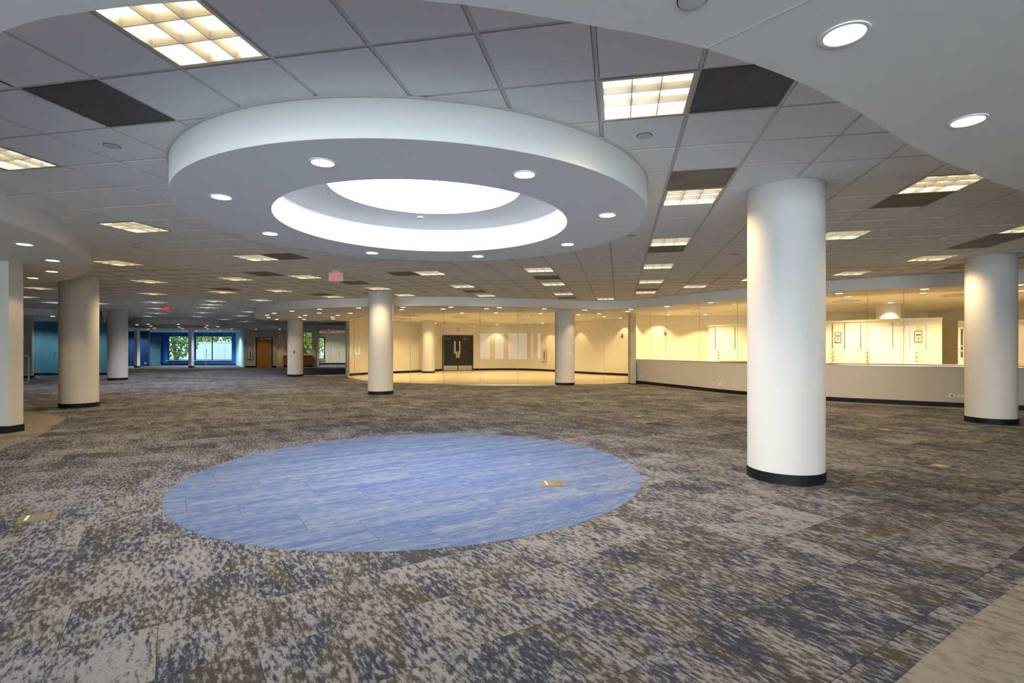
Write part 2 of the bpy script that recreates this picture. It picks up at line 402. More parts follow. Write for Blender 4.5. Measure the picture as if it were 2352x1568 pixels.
angs = sorted([2 * math.pi * i / n for i in range(n)] + [math.atan2(yy - DRUM[1], xx - DRUM[0]) % (2 * math.pi) for xx in (X0 - .3, X1 + .3) for yy in (Y0 - .3, Y1 + .3)])
vs = []; fs = []; n = len(angs)
for t in angs:
    o_ = sq(t)
    vs += [(DRUM[0] + 1.6 * math.cos(t), DRUM[1] + 1.6 * math.sin(t), 3.06), (o_[0], o_[1], 3.06), (DRUM[0] + 1.6 * math.cos(t), DRUM[1] + 1.6 * math.sin(t), 3.10), (o_[0], o_[1], 3.10)]
for i in range(n):
    j = (i + 1) % n
    fs += [(4 * i, 4 * j, 4 * j + 1, 4 * i + 1), (4 * i + 2, 4 * i + 3, 4 * j + 3, 4 * j + 2)]
ceiling = struct('ceiling', sl.add(vs, fs), 'plenum')
half = 0.5 * GS - 0.0155
tq = [(a * GI[0] + b * GJ[0], a * GI[1] + b * GJ[1]) for a, b in ((-half, -half), (half, -half), (half, half), (-half, half))]
ctile = mesh('ceiling_tile', *(lambda m: (m.v, m.f))(MB().prism(tq, 0.0, 0.014)), 'tile')
allc = []
for i in range(-75, 60):
    for j in range(-40, 85):
        c = cell(i + 0.5, j + 0.5)
        if not (X0 < c[0] < X1 and Y0 < c[1] < 37.5): continue
        if math.dist(c[:2], DRUM) < 1.95 or math.dist(c[:2], DRUM2) < 1.95: continue
        allc.append((i, j, c))
allc.sort(key=lambda t: (0 if (in_view(t[2][0], t[2][1], CEIL, 1.04)) else 1, math.hypot(t[2][0], t[2][1])))
rest = MB(); tee = MB(); kk = 0
for i, j, c in allc:
    a, b = cell(i, j), cell(i + 1, j)
    tn = (GJ[0] * 0.012, GJ[1] * 0.012)
    tee.add([(a[0] - tn[0], a[1] - tn[1], 3.013), (b[0] - tn[0], b[1] - tn[1], 3.013), (b[0] + tn[0], b[1] + tn[1], 3.013), (a[0] + tn[0], a[1] + tn[1], 3.013)], [(0, 3, 2, 1)])
    if (i, j) in busy: continue
    if kk < 290: ob('ceiling_tile', ctile, ceiling, (c[0], c[1], CEIL - 0.002))
    else: rest.add([(c[0] + x, c[1] + y, CEIL - 0.002) for x, y in tq], [(0, 3, 2, 1)])
    kk += 1
tag(rest.build('ceiling_tiles_beyond', 'tile', ceiling), kind='stuff')
tag(tee.build('cross_tees', 'grid', ceiling), kind='stuff')
from collections import defaultdict
cols = defaultdict(list)
for i, j, c in allc: cols[i].append(j)
for i, js in cols.items():
    js.sort(); runs = []; s = js[0]
    for a, b in zip(js, js[1:] + [None]):
        if b != a + 1: runs.append((s, a + 1)); s = b
    for j0, j1 in runs:
        a, b = cell(i, j0), cell(i, j1); q = (GI[0] * 0.012, GI[1] * 0.012)
        MB().prism([(a[0] - q[0], a[1] - q[1]), (a[0] + q[0], a[1] + q[1]), (b[0] + q[0], b[1] + q[1]), (b[0] - q[0], b[1] - q[1])], 3.0125, 3.03).build('grid_rail', 'grid', ceiling)

# dropped soffits
def soffit(poly, label, z0=SOF, z1=CEIL + 0.04):
    o = struct('ceiling_soffit', MB().prism(poly, z0, z1), 'paint', smooth=True, label=label)
    return o
soffit(FASCIA + INNER, 'long curving dropped soffit over the glass walls')
lob_c = struct('ceiling_lobby', MB().prism(INNER[:-1] + [(-8.7, 36), (17, 36)], LOB, LOB + 0.05), 'paint', label='flat ceiling of the glazed rooms')
near = smooth_line([(-4.9, 4.0), (-4.2, 3.4), (-3.2, 2.74), (-2.271, 2.289), (-1.734, 2.14), (-1.0, 2.06), (-0.325, 2.085), (0.326, 2.24), (0.875, 2.412), (1.453, 2.70), (2.058, 3.09), (2.66, 3.53), (3.386, 3.985), (4.49, 4.6), (5.8, 5.1), (7.5, 5.5), (10, 5.75), (17, 5.9)]) + [(17, Y0), (-4.9, Y0)]
soffit(near, 'smooth white dropped soffit overhead with a concave curved edge')
soffit([(-13.7 + 8.42 * math.cos(math.radians(t)), 3.46 + 8.42 * math.sin(math.radians(t))) for t in range(0, 360, 3)], 'round-edged dropped soffit over the pier with the glass door')
soffit([(-8.7, 35.9), (-16, 35.8), (-20, 35.2), (-25, 33.8), (-29, 32.0), (-37, 28.8), (-37, Y1), (-8.7, Y1)], 'dropped soffit in front of the far blue rooms')
soffit(smooth_line([(-37, 15.5), (-28, 18.0), (-23, 19.6), (-20.2, 20.9), (-19.2, 22.0), (-19.4, 23.6), (-20.6, 25.2)]) + [(-25, 27.5), (-37, 27)], 'dropped soffit over the teal glazed room')
# fine joint in the near soffit
MB().strip([(0.875, 2.41), (1.32, 1.9), (1.9, 1.2)], 0.006, SOF - 0.0012, SOF + 0.001).build('seam', 'grid', bpy.data.objects['ceiling_soffit'])

# ------------------------------------------------------------------ columns
shaft = mesh('shaft', *(lambda m: (m.v, m.f))(MB().cyl(0, 0, 0.363, 0.10, 1.0, 96)), 'colp')
def column(x, y, top, label, extras=True):
    t = thing('column', label, 'column', (x, y, 0), 0, 'round columns')
    MB().cyl(0, 0, 0.363, 0.105, top, 96).build('shaft', 'colp', t, smooth=True)
    MB().cyl(0, 0, 0.370, 0.004, 0.108, 96).build('base_band', 'blackb', t, smooth=True)
    if extras: MB().ring(0, 0, 0.36, 0.378, top - 0.012, top, 64).build('ceiling_trim', 'grid', t, smooth=True)
    return t
column(2.80, 5.42, CEIL, 'largest white round column, standing right of the blue carpet circle')
column(-4.03, 15.45, CEIL, 'white round column in front of the curved lobby glass, left of the lit double door')
column(8.62, 9.46, CEIL, 'white round column at the right edge before the half wall')
column(-10.10, 12.02, CEIL, 'warm-lit round column beside the left round soffit and pale carpet tip')
column(-17.2, 22.45, CEIL, 'distant round column lit blue on its left, before the blue rooms')
column(-10.83, 25.5, SOF, 'round column with switches under the left end of the long soffit', False)
column(1.79, 19.3, SOF, 'round column under the long soffit with the lobby glass on both sides', False)
column(-4.95, 29.2, LOB, 'cream round column inside the glazed lobby left of the dark double door', False)
column(12.7, 17.75, LOB, 'cream round column rising behind the workroom partition', False)

# ------------------------------------------------------------------ drums with skylights
def drum(cx, cy, label, group='round skylight drums'):
    t = thing('skylight_drum', label, 'skylight', (cx, cy, SOF), 0, group)
    h = CEIL - SOF
    MB().ring(0, 0, R_OUT - 0.03, R_OUT, 0.0, h - 0.003, 144).build('outer_band', 'paint', t, smooth=True)
    MB().ring(0, 0, R_IN - 0.001, R_OUT - 0.002, -0.001, 0.03, 144).build('underside', 'paint', t, smooth=True)
    MB().ring(0, 0, R_OUT + 0.001, R_OUT + 0.014, h - 0.016, h - 0.002, 144).build('edge_trim', 'grid', t, smooth=True)
    MB().ring(0, 0, R_IN, R_IN + 0.02, 0.028, 0.34, 144).build('well_wall', 'paint', t, smooth=True)
    ld = MB().ring(0, 0, 1.06, R_IN + 0.015, 0.30, 0.33, 144)
    ld.v = [(x, y, z + (0.10 if math.hypot(x, y) < 1.3 else 0.0)) for x, y, z in ld.v]
    ld.build('ledge', 'paint', t, smooth=True)
    MB().ring(0, 0, 1.06, 1.08, 0.43, 0.60, 96).build('shaft_wall', 'paint', t, smooth=True)
    MB().cyl(0, 0, 1.08, 0.60, 0.63, 96).build('skylight_lens', 'sky', t)
    MB().cyl(-0.28, 1.15, 0.045, 0.365, 0.385, 20).build('sprinkler_cap', 'grid', t)
    return t
drum(*DRUM, 'large round white drum with a glowing skylight well above the blue carpet circle')
drum(*DRUM2, 'small-looking distant drum with a glowing skylight before the blue rooms')

# ------------------------------------------------------------------ downlights
dl_trim = mesh('trim', *(lambda m: (m.v, m.f))(MB().ring(0, 0, 0.082, 0.098, -0.006, 0.002, 32)), 'paint')
dl_lens = mesh('lens', *(lambda m: (m.v, m.f))(MB().cyl(0, 0, 0.083, -0.003, 0.002, 32)), 'lens')
def spot_data(name, power, color, ang=115, blend=0.35):
    l = bpy.data.lights.new(name, 'SPOT'); l.energy = power; l.color = color; l.spot_size = math.radians(ang); l.spot_blend = blend
    l.shadow_soft_size = 0.06; return l
L_MAIN = spot_data('downlight_lamp', SPOT, WARM)
L_LOB = spot_data('downlight_lamp', SPOT * 1.6, WARM2)
L_LAB = spot_data('downlight_lamp', SPOT * 5.0, WARM2)
L_NEUT = spot_data('downlight_lamp', SPOT * 7.0, (1.0, 0.92, 0.78), 150, 0.6)
L_TEAL_FILL = spot_data('downlight_lamp', SPOT * 4.0, (0.85, 0.94, 1.0), 150, 0.6)
L_COOL = spot_data('downlight_lamp', SPOT * 15.0, (0.85, 0.94, 1.0), 150, 0.6)
L_WASH = spot_data('downlight_lamp', SPOT * 2.2, WARM2, 88, 0.35)
def downlight(x, y, z, label, group, lamp=L_MAIN):
    t = thing('downlight', label, 'downlight', (x, y, z), 0, group)
    ob('trim', dl_trim, t); ob('lens', dl_lens, t)
    ob('lamp', lamp, t, (0, 0, -0.01))
    return t
ordn = ['nearest left', 'nearest right', 'right', 'far right', 'far, right of centre', 'far, left of centre', 'far left', 'left']
for k in range(8):
    a = math.radians(-102.5 + 45 * k)
    downlight(DRUM[0] + 2.0 * math.cos(a), DRUM[1] + 2.0 * math.sin(a), SOF - 0.001, 'round warm downlight in the big drum underside, ' + ordn[k], 'downlights of the big drum')
    downlight(DRUM2[0] + 2.0 * math.cos(a), DRUM2[1] + 2.0 * math.sin(a), SOF - 0.001, 'tiny lit downlight in the underside of the distant skylight drum', 'downlights of the distant drum')
for (x, y), lb in zip([(-6.53, 6.91), (-7.28, 8.17), (-8.32, 9.32), (-9.45, 10.17)], ['nearest and largest', 'second', 'third', 'farthest']):
    downlight(x, y, SOF, 'warm downlight under the left round-edged soffit, %s from the camera' % lb, 'downlights of the left soffit')
downlight(1.45, 2.30, SOF, 'largest round downlight, glowing in the soffit overhead at upper right', 'downlights of the overhead soffit')
downlight(2.75, 3.17, SOF, 'second round downlight in the overhead soffit near the right edge', 'downlights of the overhead soffit')
FRONT = [(-9.38, 20.16), (-10.22, 21.35), (-10.85, 22.78), (-8.2, 19.0), (-11.17, 24.27), (-6.85, 18.13), (-7.57, 19.99), (-8.67, 21.35), (-9.41, 22.62), (-9.87, 24.17), (-5.33, 17.58), (-6.43, 20.16), (-7.32, 21.35), (-8.0, 22.62), (-8.44, 23.93), (-3.77, 17.28), (-4.03, 18.31), (-2.54, 18.02), (-2.17, 17.2), (-1.04, 17.94), (-0.57, 17.41), (0.96, 17.94), (2.43, 18.5), (3.99, 18.17), (4.11, 19.22), (4.93, 17.02), (5.81, 15.55), (8.05, 12.99), (9.46, 12.06), (10.9, 11.25)]
for x, y in FRONT:
    if x < -4.5: lb, gp = 'small lit downlight under the left end of the long curving soffit', 'downlights at the soffit left end'
    elif x < 4.6: lb, gp = 'small lit downlight under the long soffit in front of the lobby glass', 'downlights before the lobby glass'
    else: lb, gp = 'small lit downlight under the soffit in front of the half wall glazing', 'downlights before the half wall'
    downlight(x, y, SOF, lb, gp, L_MAIN)
for x, y in [(-7.28, 25.13), (-4.64, 22.46), (-2.8, 21.79), (-2.3, 21.9), (-6.6, 27.6), (-0.85, 21.71), (1.05, 22.16), (3.55, 22.35), (2.74, 23.06), (4.11, 24.4), (5.1, 25.55), (3.05, 27.9), (1.55, 30.55), (-1.2, 32.3), (-4.75, 30.4)]:
    downlight(x, y, LOB, 'small lit downlight in the ceiling inside the glazed lobby', 'downlights inside the lobby', L_WASH if y > 25 else L_LOB)
for x, y in [(5.5, 21.9), (6.59, 19.28), (7.37, 17.74), (6.7, 22.95), (8.3, 22.9), (5.86, 20.4), (9.6, 15.08), (10.99, 14.06), (11.91, 12.6), (13.2, 13.6), (12.3, 17.1), (15.5, 14.5)]:
    downlight(x, y, LOB, 'small lit downlight in the workroom ceiling behind the half wall glass', 'downlights inside the workroom', L_LAB)
for x, y in [(-23.99, 34.5), (-22.41, 34.9), (-21.13, 35.6), (-19.71, 36.0), (-18.22, 36.4), (-16.55, 36.4), (-27.5, 34.3), (-25.5, 36.0)]:
    downlight(x, y, SOF, 'tiny lit downlight in the soffit by the far blue rooms', 'downlights by the blue rooms')
for x, y in [(-18.6, 38.3), (-16.2, 38.4)]: downlight(x, y, SOF, 'tiny lit downlight over the far kitchen counter', 'downlights by the kitchen', L_WASH)
for x, y in [(-31.5, 41.0), (-29.6, 39.2), (-26.0, 40.5), (-24.6, 40.0), (-22.3, 39.2)]: downlight(x, y, SOF, 'cool downlight in the ceiling inside the far blue rooms', 'downlights inside the blue rooms', L_COOL)
for x, y in [(-14.0, 41.0), (-11.8, 41.0), (-13.0, 43.2), (-16.2, 43.0)]: downlight(x, y, SOF, 'downlight in the room beyond the second glass front', 'downlights beyond the doorway', L_NEUT)
for x, y in [(-22.0, 25.4), (-24.0, 25.0)]: downlight(x, y, SOF, 'cool downlight added to brighten the teal glazed room', 'added downlights of the teal room', L_TEAL_FILL)  # lamps added to lighten the room behind the glass
downlight(-19.6, 22.0, SOF, 'small lit downlight above the teal glazed room', 'downlights by the teal room')

# ------------------------------------------------------------------ square ceiling fixtures and return grilles
def fixture_mesh():
    h = 0.5 * GS - 0.008; i_ = 0.272
    fr = MB()
    for a in ((-h, h, -h, -i_), (-h, h, i_, h), (-h, -i_, -i_, i_), (i_, h, -i_, i_)): fr.box(*a, -0.004, 0.045)
    pan = MB().box(-i_, i_, -i_, i_, 0.043, 0.047)
    sx = MB(); k = 5
    # parabolic blade: thin at the bottom, wider at the top
    def blade(): return MB().add([(-i_, -0.003, 0.0), (i_, -0.003, 0.0), (i_, 0.003, 0.0), (-i_, 0.003, 0.0), (-i_, -0.018, 0.040), (i_, -0.018, 0.040), (i_, 0.018, 0.040), (-i_, 0.018, 0.040)],
                                 [(0, 3, 2, 1), (4, 5, 6, 7), (0, 1, 5, 4), (1, 2, 6, 5), (2, 3, 7, 6), (3, 0, 4, 7)])
    mk = lambda n_, mb, m_: mesh(n_, mb.v, mb.f, m_)
    return mk('frame', fr, 'alu'), mk('lamp_panel', pan, 'lamp'), mk('louver_blade', blade(), 'louver'), mk('lamp_panel', pan, 'lampc')
FM = fixture_mesh()
def flood(power, color):
    l = bpy.data.lights.new('fixture_lamp', 'SPOT'); l.energy = power; l.color = color; l.spot_size = math.radians(140); l.spot_blend = 0.8; l.shadow_soft_size = 0.0; return l
F_HALL, F_COOL, F_LOB, F_LAB = flood(TROFFER_W, WARM), flood(TROFFER_W, (0.95, 0.96, 1.0)), flood(TROFFER_W * 1.5, WARM2), flood(TROFFER_W * 4.2, WARM2)
def troffer(x, y, z, rz, label, group, cool=False, blades=True, lamp=None):
    t = thing('ceiling_light', label, 'ceiling light', (x, y, z), rz, group)
    ob('frame', FM[0], t); ob('lamp_panel', FM[3] if cool else FM[1], t)
    ob('lamp', lamp or (F_COOL if cool else F_HALL), t, (0, 0, -0.006))
    if blades:
        for d in (-0.0907, 0.0907): ob('louver_blade', FM[2], t, (0, d, 0)); ob('louver_blade', FM[2], t, (d, 0, 0), math.pi / 2)
    return t
TL = {(-2, -1): 'largest square ceiling light with louvers, brightly lit at the upper left',
      (2, 1): 'square lit ceiling light beside the dark grille under the overhead soffit edge',
      (-7, 1): 'square ceiling light cut by the left picture edge above the round soffit',
      (3, 5): 'square lit ceiling light with a grey grille behind, between drum and largest column',
      (7, 5): 'square ceiling light with a brown grille behind it, right of the largest column top',
      (-9, 5): 'square lit ceiling light between the left round soffit and the big drum',
      (3, 9): 'lit ceiling light with a grille on its far side, right of the drum',
      (7, 9): 'square ceiling light partly behind the largest column',
      (11, 9): 'square ceiling light at the right edge in front of two dirty grilles',
      (11, 13): 'square ceiling light left of the right edge column top',
      (10, 16): 'square ceiling light between the largest and the right column near the soffit',
      (-9, 9): 'lit ceiling light with a brown grille at its right, below the drum left edge',
      (-14, 9): 'square ceiling light just beyond the left round soffit tip',
      (-17, 13): 'lit ceiling light halfway down the hall, right of the left column',
      (-10, 13): 'lit ceiling light just left of the hanging exit sign',
      (-5, 13): 'lit ceiling light under the far rim of the drum beside a brown grille',
      (-1, 13): 'lit ceiling light in the row right below the far drum rim'}
for i, j in LIGHTS:
    x, y, _ = cell(i + 0.5, j + 0.5)
    if (i, j) in TL: lb, gp = TL[(i, j)], 'square ceiling lights'
    elif i >= -6: lb, gp = 'thin-looking lit square ceiling light near the curved soffit over the lobby', 'ceiling lights before the lobby'
    elif j < 22 and i > -19: lb, gp = 'lit square ceiling light in the middle of the hall ceiling', 'ceiling lights of the mid hall'
    else: lb, gp = 'far lit square ceiling light over the hall before the blue rooms', 'ceiling lights of the far hall'
    troffer(x, y, CEIL, GT, lb, gp, cool=(j >= 20 and i < -16))
for x, y in [(-4.8, 23.5), (-5.7, 26.0), (-4.7, 27.8), (-2.7, 24.8), (-2.2, 27.4), (-1.7, 29.6), (0.4, 24.1), (0.3, 26.6), (1.4, 29.1), (3.6, 25.0)]:
    troffer(x, y, LOB - 0.02, GT, 'lit square light in the lobby ceiling behind the glass', 'ceiling lights inside the lobby', lamp=F_LOB)
for x, y in [(7.1, 19.9), (7.6, 21.6), (9.6, 20.6), (10.4, 16.4), (12.4, 14.6), (14.6, 15.8)]:
    troffer(x, y, LOB - 0.02, GT, 'lit square light in the workroom ceiling behind the half wall', 'ceiling lights inside the workroom', lamp=F_LAB)
gv = 0.5 * GS - 0.013
gr_fr = MB()
for a in ((-gv, gv, -gv, -gv + .02), (-gv, gv, gv - .02, gv), (-gv, -gv + .02, -gv + .02, gv - .02), (gv - .02, gv, -gv + .02, gv - .02)): gr_fr.box(*a, -0.002, 0.012)
gr_fm = mesh('grille_frame', gr_fr.v, gr_fr.f, 'vent')
gr_fm2 = mesh('grille_frame', gr_fr.v, gr_fr.f, 'vent2')
gb = MB().box(-gv + .02, gv - .02, -gv + .02, gv - .02, 0.001, 0.012); gr_pm = mesh('perforated_panel', gb.v, gb.f, 'vent'); gr_pm2 = mesh('perforated_panel', gb.v, gb.f, 'vent2')
VL = {(-4, 0): 'dark perforated return grille in the ceiling at upper left', (3, 1): 'dark grille beside the bright square light under the overhead soffit edge',
      (3, 4): 'stained grey grille in front of a square light, right of the drum', (7, 6): 'brown-grey grille behind the square light right of the largest column',
      (3, 10): 'grille just beyond a square light, in the row right of the drum', (-8, 9): 'brown grille right of a lit square light under the drum left side',
      (11, 10): 'nearer of two dirty grilles at the right edge', (11, 11): 'farther of two dirty grilles at the right edge'}
for i, j in VENTS:
    x, y, _ = cell(i + 0.5, j + 0.5)
    t = thing('return_grille', VL.get((i, j), 'distant brown return grille among the hall ceiling tiles'), 'grille', (x, y, CEIL), GT, 'return grilles' if (i, j) in VL else 'distant return grilles')
    dk = (i, j) in ((-4, 0), (3, 1)); ob('grille_frame', gr_fm if dk else gr_fm2, t); ob('perforated_panel', gr_pm if dk else gr_pm2, t)
# flush round covers
def cover(x, y, z, label):
    t = thing('sprinkler_cover', label, 'cover plate', (x, y, z), 0, 'round ceiling cover plates')
    MB().cyl(0, 0, 0.055, -0.006, 0.0, 32).build('plate', 'grid', t); MB().ring(0, 0, 0.055, 0.060, -0.003, 0.0, 32).build('rim', 'dark', t)
cover(1.003, 4.08, CEIL - 0.002, 'round white cover plate between the drum and a bright square light')
cover(-3.327, 4.28, CEIL - 0.002, 'round grey cover plate left of the drum')
cover(-6.239, 8.57, CEIL - 0.002, 'small pale cover plate beyond the left square light')
cover(1.695, 7.682, CEIL - 0.002, 'small cover plate tucked against the drum right edge')
cover(3.844, 9.158, CEIL - 0.002, 'small warm-lit cover plate left of the largest column')
cover(0.70, 2.07, SOF, 'round cover plate in the overhead soffit at the top edge')

# ------------------------------------------------------------------ glass walls
def pane_solid(line, t, z0, z1): return MB().strip(line, t, z0, z1)
def glass_wall(name, line, joints, z0, z1, label, mat='glass', shoe=True, group=None):
    t = thing(name, label, 'glass wall', (line[0][0], line[0][1], 0), 0, group)
    off = Matrix.Translation((-line[0][0], -line[0][1], 0))
    js = sorted(nearest_s(line, p) for p in joints); js = [0.0] + [j for j in js if 0.15 < j < length(line) - 0.15] + [length(line)]
    def rel(mb): mb.v = [(x - line[0][0], y - line[0][1], z) for x, y, z in mb.v]; return mb
    for a, b in zip(js, js[1:]):
        l = sub(line, a + 0.004, b - 0.004)
        # one sheet per pane, so the glass is crossed once
        k = len(l); mb = MB().add([(x, y, z0 + 0.01) for x, y in l] + [(x, y, z1) for x, y in l], [(i, i + 1, k + i + 1, k + i) for i in range(k - 1)])
        p = rel(mb).build('pane', mat, t, smooth=True)
        for e in (l[0], l[-1]):
            rel(MB().cyl(e[0], e[1], 0.003, z0 + 0.01, z1, 6)).build('polished_edge', 'edge', p)
    if shoe:
        rel(MB().strip(line, 0.03, z0, z0 + 0.035)).build('base_shoe', 'steel', t)
        rel(MB().strip(line, 0.03, z1 - 0.02, z1)).build('head_channel', 'paint', t)
    return t
glass_wall('glass_wall', GLASS_LINE, [(-7.2, 23), (-6.24, 21.5), (-4.07, 19.9), (-2.73, 19.4), (-1.35, 19.1), (0.06, 19.0), (1.42, 19.1), (3.32, 19.4)], 0.0, SOF, 'curved clear glass wall of the lit lobby')
gw = glass_wall('glass_wall', [(-10.5, 25.5), (-9.78, 25.52)], [], 0.0, SOF, 'narrow clear glass panel beside the column with switches')
glass_wall('glass_wall', [(-8.87, 25.53), (-8.31, 25.5)], [], 0.0, SOF, 'narrow clear glass panel between lobby corner and glass doorway')
glass_wall('glass_wall', HALF_LINE, [(5.0, 19.5), (5.35, 18.6), (5.95, 16.9), (6.55, 15.4), (7.55, 14.0), (8.7, 12.9), (9.3, 12.5), (10.5, 11.7), (12, 10.9)], 0.95, SOF, 'curved band of glass above the half wall', shoe=False)

# half wall below the workroom glazing
HW = struct('wall_half', MB().strip(HALF_LINE, 0.16, 0.0, 0.93), 'wallp', smooth=True, label='curved half-height beige wall at right')
MB().strip(HALF_LINE, 0.17, 0.93, 0.95).build('cap', 'steel', HW)
struct('baseboard_half_wall', MB().strip(offset(HALF_LINE, -0.087), 0.014, 0.004, 0.115), 'blackb', smooth=True)
struct('wall_pier_lobby', MB().box(4.42, 4.62, 20.1, 20.62, 0.0, SOF), 'wallp', label='narrow pier between lobby glass and half wall')
# outlets on the half wall
def plate(name, x, y, z, ang, w, h, label, cat, group=None, mat='white', extra=None):
    t = thing(name, label, cat, (x, y, z), ang, group)
    MB().box(-w / 2, w / 2, -0.008, 0.0, -h / 2, h / 2).build('plate', mat, t)
    if extra == 'socket':
        MB().box(-0.015, 0.015, -0.011, -0.007, -0.018, 0.018).build('socket', 'dark', t)
    if extra == 'outlet':
        for s in (-0.022, 0.022): MB().box(-0.014, 0.014, -0.010, -0.007, s - 0.014, s + 0.014).build('receptacle', 'signw', t)
    if extra == 'switch':
        MB().box(-0.008, 0.008, -0.016, -0.007, -0.02, 0.02).build('toggle', 'white', t)
    return t
def on_half(px):
    s = 0
    while s < length(HALF_LINE):
        (x, y), a = along(offset(HALF_LINE, -0.081), s)
        if CX + FPX * x / y > px: return x, y, a
        s += 0.02
for px, ex, lb in [(1470, 'socket', 'small data outlet at the left end of the half wall'), (1475, 'outlet', 'small power outlet at the left end of the half wall'),
                   (1638, 'socket', 'pale data outlet low on the half wall left of the largest column'), (1654, 'outlet', 'pale power outlet low on the half wall by the largest column'),
                   (2185, 'socket', 'data outlet low on the half wall left of the right column'), (2205, 'outlet', 'power outlet low on the half wall touching the right column')]:
    x, y, a = on_half(px); plate('wall_outlet', x, y, 0.27, a, 0.115, 0.075, lb, 'outlet', 'outlets on the half wall', extra=ex)

# ------------------------------------------------------------------ lobby shell
lob_back = smooth_line([(-8.25, 25.7), (-7.95, 26.6), (-7.2, 27.8), (-6.0, 29.2), (-5.2, 30.4), (-4.52, 31.7)])
lob_back2 = smooth_line([(-2.68, 32.25), (-1.2, 32.75), (0.1, 32.7), (1.4, 31.7), (2.4, 30.2), (3.3, 28.5), (4.4, 26.9), (5.6, 25.6)])
w = struct('wall_lobby_left', MB().strip(lob_back, 0.15, 0.0, 2.9, 0), 'wallc', smooth=True); struct('baseboard_lobby_left', MB().strip(lob_back, 0.014, 0.012, 0.13, 1), 'blackb', smooth=True)
w = struct('wall_lobby_back', MB().strip(lob_back2, 0.15, 0.0, 2.9, 0), 'wallc', smooth=True); struct('baseboard_lobby_back', MB().strip(lob_back2, 0.014, 0.012, 0.13, 1), 'blackb', smooth=True)
da, db = Vector((-4.52, 31.7)), Vector((-2.68, 32.25)); dd = (db - da); dl = dd.length; dang = math.atan2(dd.y, dd.x)
d1 = tag(ob('door_1', None, None, (da.x, da.y, 0), dang), 'dark double door with steel kick plates and narrow windows', kind='structure')
def dbox(name, x0, x1, y0, y1, z0, z1, mat, parent): return MB().box(x0, x1, y0, y1, z0, z1).build(name, mat, parent)
dbox('header', 0, dl, 0.0, 0.15, 2.2, 2.9, 'wallc', d1)
dbox('frame', 0, 0.06, -0.02, 0.15, 0.012, 2.2, 'darkdoor', d1); dbox('frame', dl - 0.06, dl, -0.02, 0.15, 0.012, 2.2, 'darkdoor', d1); dbox('frame', 0.06, dl - 0.06, -0.02, 0.15, 2.13, 2.2, 'darkdoor', d1)
lw = (dl - 0.12) / 2
for k in (0, 1):
    x = 0.06 + k * lw
    leaf = dbox('leaf', x + 0.003, x + lw - 0.003, 0.02, 0.065, 0.02, 2.125, 'darkdoor', d1)
    dbox('kick_plate', x + 0.03, x + lw - 0.02, 0.014, 0.02, 0.04, 0.32, 'steel', leaf)
    wx = x + (lw - 0.30 if k == 0 else 0.14)
    dbox('window_glass', wx, wx + 0.09, 0.012, 0.02, 1.05, 1.83, pbr('door_glass', (0.09, 0.10, 0.22), 0.15), leaf)
    dbox('window_bead', wx + (0.09 if k == 0 else -0.05), wx + (0.16 if k == 0 else 0.0), 0.010, 0.02, 1.05, 1.83, 'white', leaf)
    dbox('closer', x + 0.12 + 0.18 * k, x + 0.42 + 0.18 * k, -0.03, 0.02, 1.92, 2.0, 'brass', leaf)
    dbox('push_plate', (x + lw - 0.11) if k == 0 else x + 0.01, (x + lw - 0.01) if k == 0 else x + 0.11, 0.010, 0.02, 0.80, 1.20, 'steel', leaf)
def text_mesh(name, s, size, mat):
    c = bpy.data.curves.new(name, 'FONT'); c.body = s; c.size = size; c.align_x = 'CENTER'; c.align_y = 'CENTER'; c.extrude = 0.002
    o = bpy.data.objects.new(name, c); COL.objects.link(o); bpy.context.view_layer.update()
    me = bpy.data.meshes.new_from_object(o.evaluated_get(bpy.context.evaluated_depsgraph_get()))
    COL.objects.unlink(o); bpy.data.objects.remove(o); me.materials.clear(); me.materials.append(M[mat]); return me
def exit_sign(x, y, z, rz, label, arrows='lr', w=0.30, h=0.19, mount=True):
    t = thing('exit_sign', label, 'exit sign', (x, y, z), rz, 'exit signs')
    MB().box(-w / 2, w / 2, 0.0, 0.03, -h / 2, h / 2).build('panel', 'signw', t)
    if mount: MB().box(-0.07, 0.07, -0.01, 0.04, h / 2, h / 2 + 0.035).build('canopy', 'signw', t)
    o = ob('lettering', text_mesh('lettering', 'EXIT', 0.17, 'redlit'), t, (0, -0.003, 0)); o.rotation_euler = (math.pi / 2, 0, 0)
    bb = o.data; xs = [v.co.x for v in bb.vertices]; ys = [v.co.y for v in bb.vertices]
    kx, ky = 0.62 * w / (max(xs) - min(xs)), 0.80 * h / (max(ys) - min(ys)); mx_, my_ = (max(xs) + min(xs)) / 2, (max(ys) + min(ys)) / 2
    for v in bb.vertices: v.co.x = (v.co.x - mx_) * kx; v.co.y = (v.co.y - my_) * ky
    for s in (-1, 1):
        if ('l' if s < 0 else 'r') in arrows:
            MB().add([(s * w * .46, -0.004, 0), (s * w * .36, -0.004, 0.02), (s * w * .36, -0.004, -0.02), (s * w * .46, -0.001, 0), (s * w * .36, -0.001, 0.02), (s * w * .36, -0.001, -0.02)], [(0, 1, 2), (3, 5, 4), (0, 3, 4, 1), (1, 4, 5, 2), (2, 5, 3, 0)]).build('arrow', 'redlit', t)
    return t
exit_sign(-3.86, 11.12, CEIL - 0.13, 0.06, 'red-lettered exit sign with two arrows hanging below the drum')
exit_sign(-13.4, 19.95, CEIL - 0.13, 0.1, 'distant red exit sign with a left arrow among the hall lights', 'l', 0.31)
exit_sign(-3.55, 31.85, 2.50, dang, 'red exit sign above the dark double door in the lobby', '', 0.26, 0.2, False)
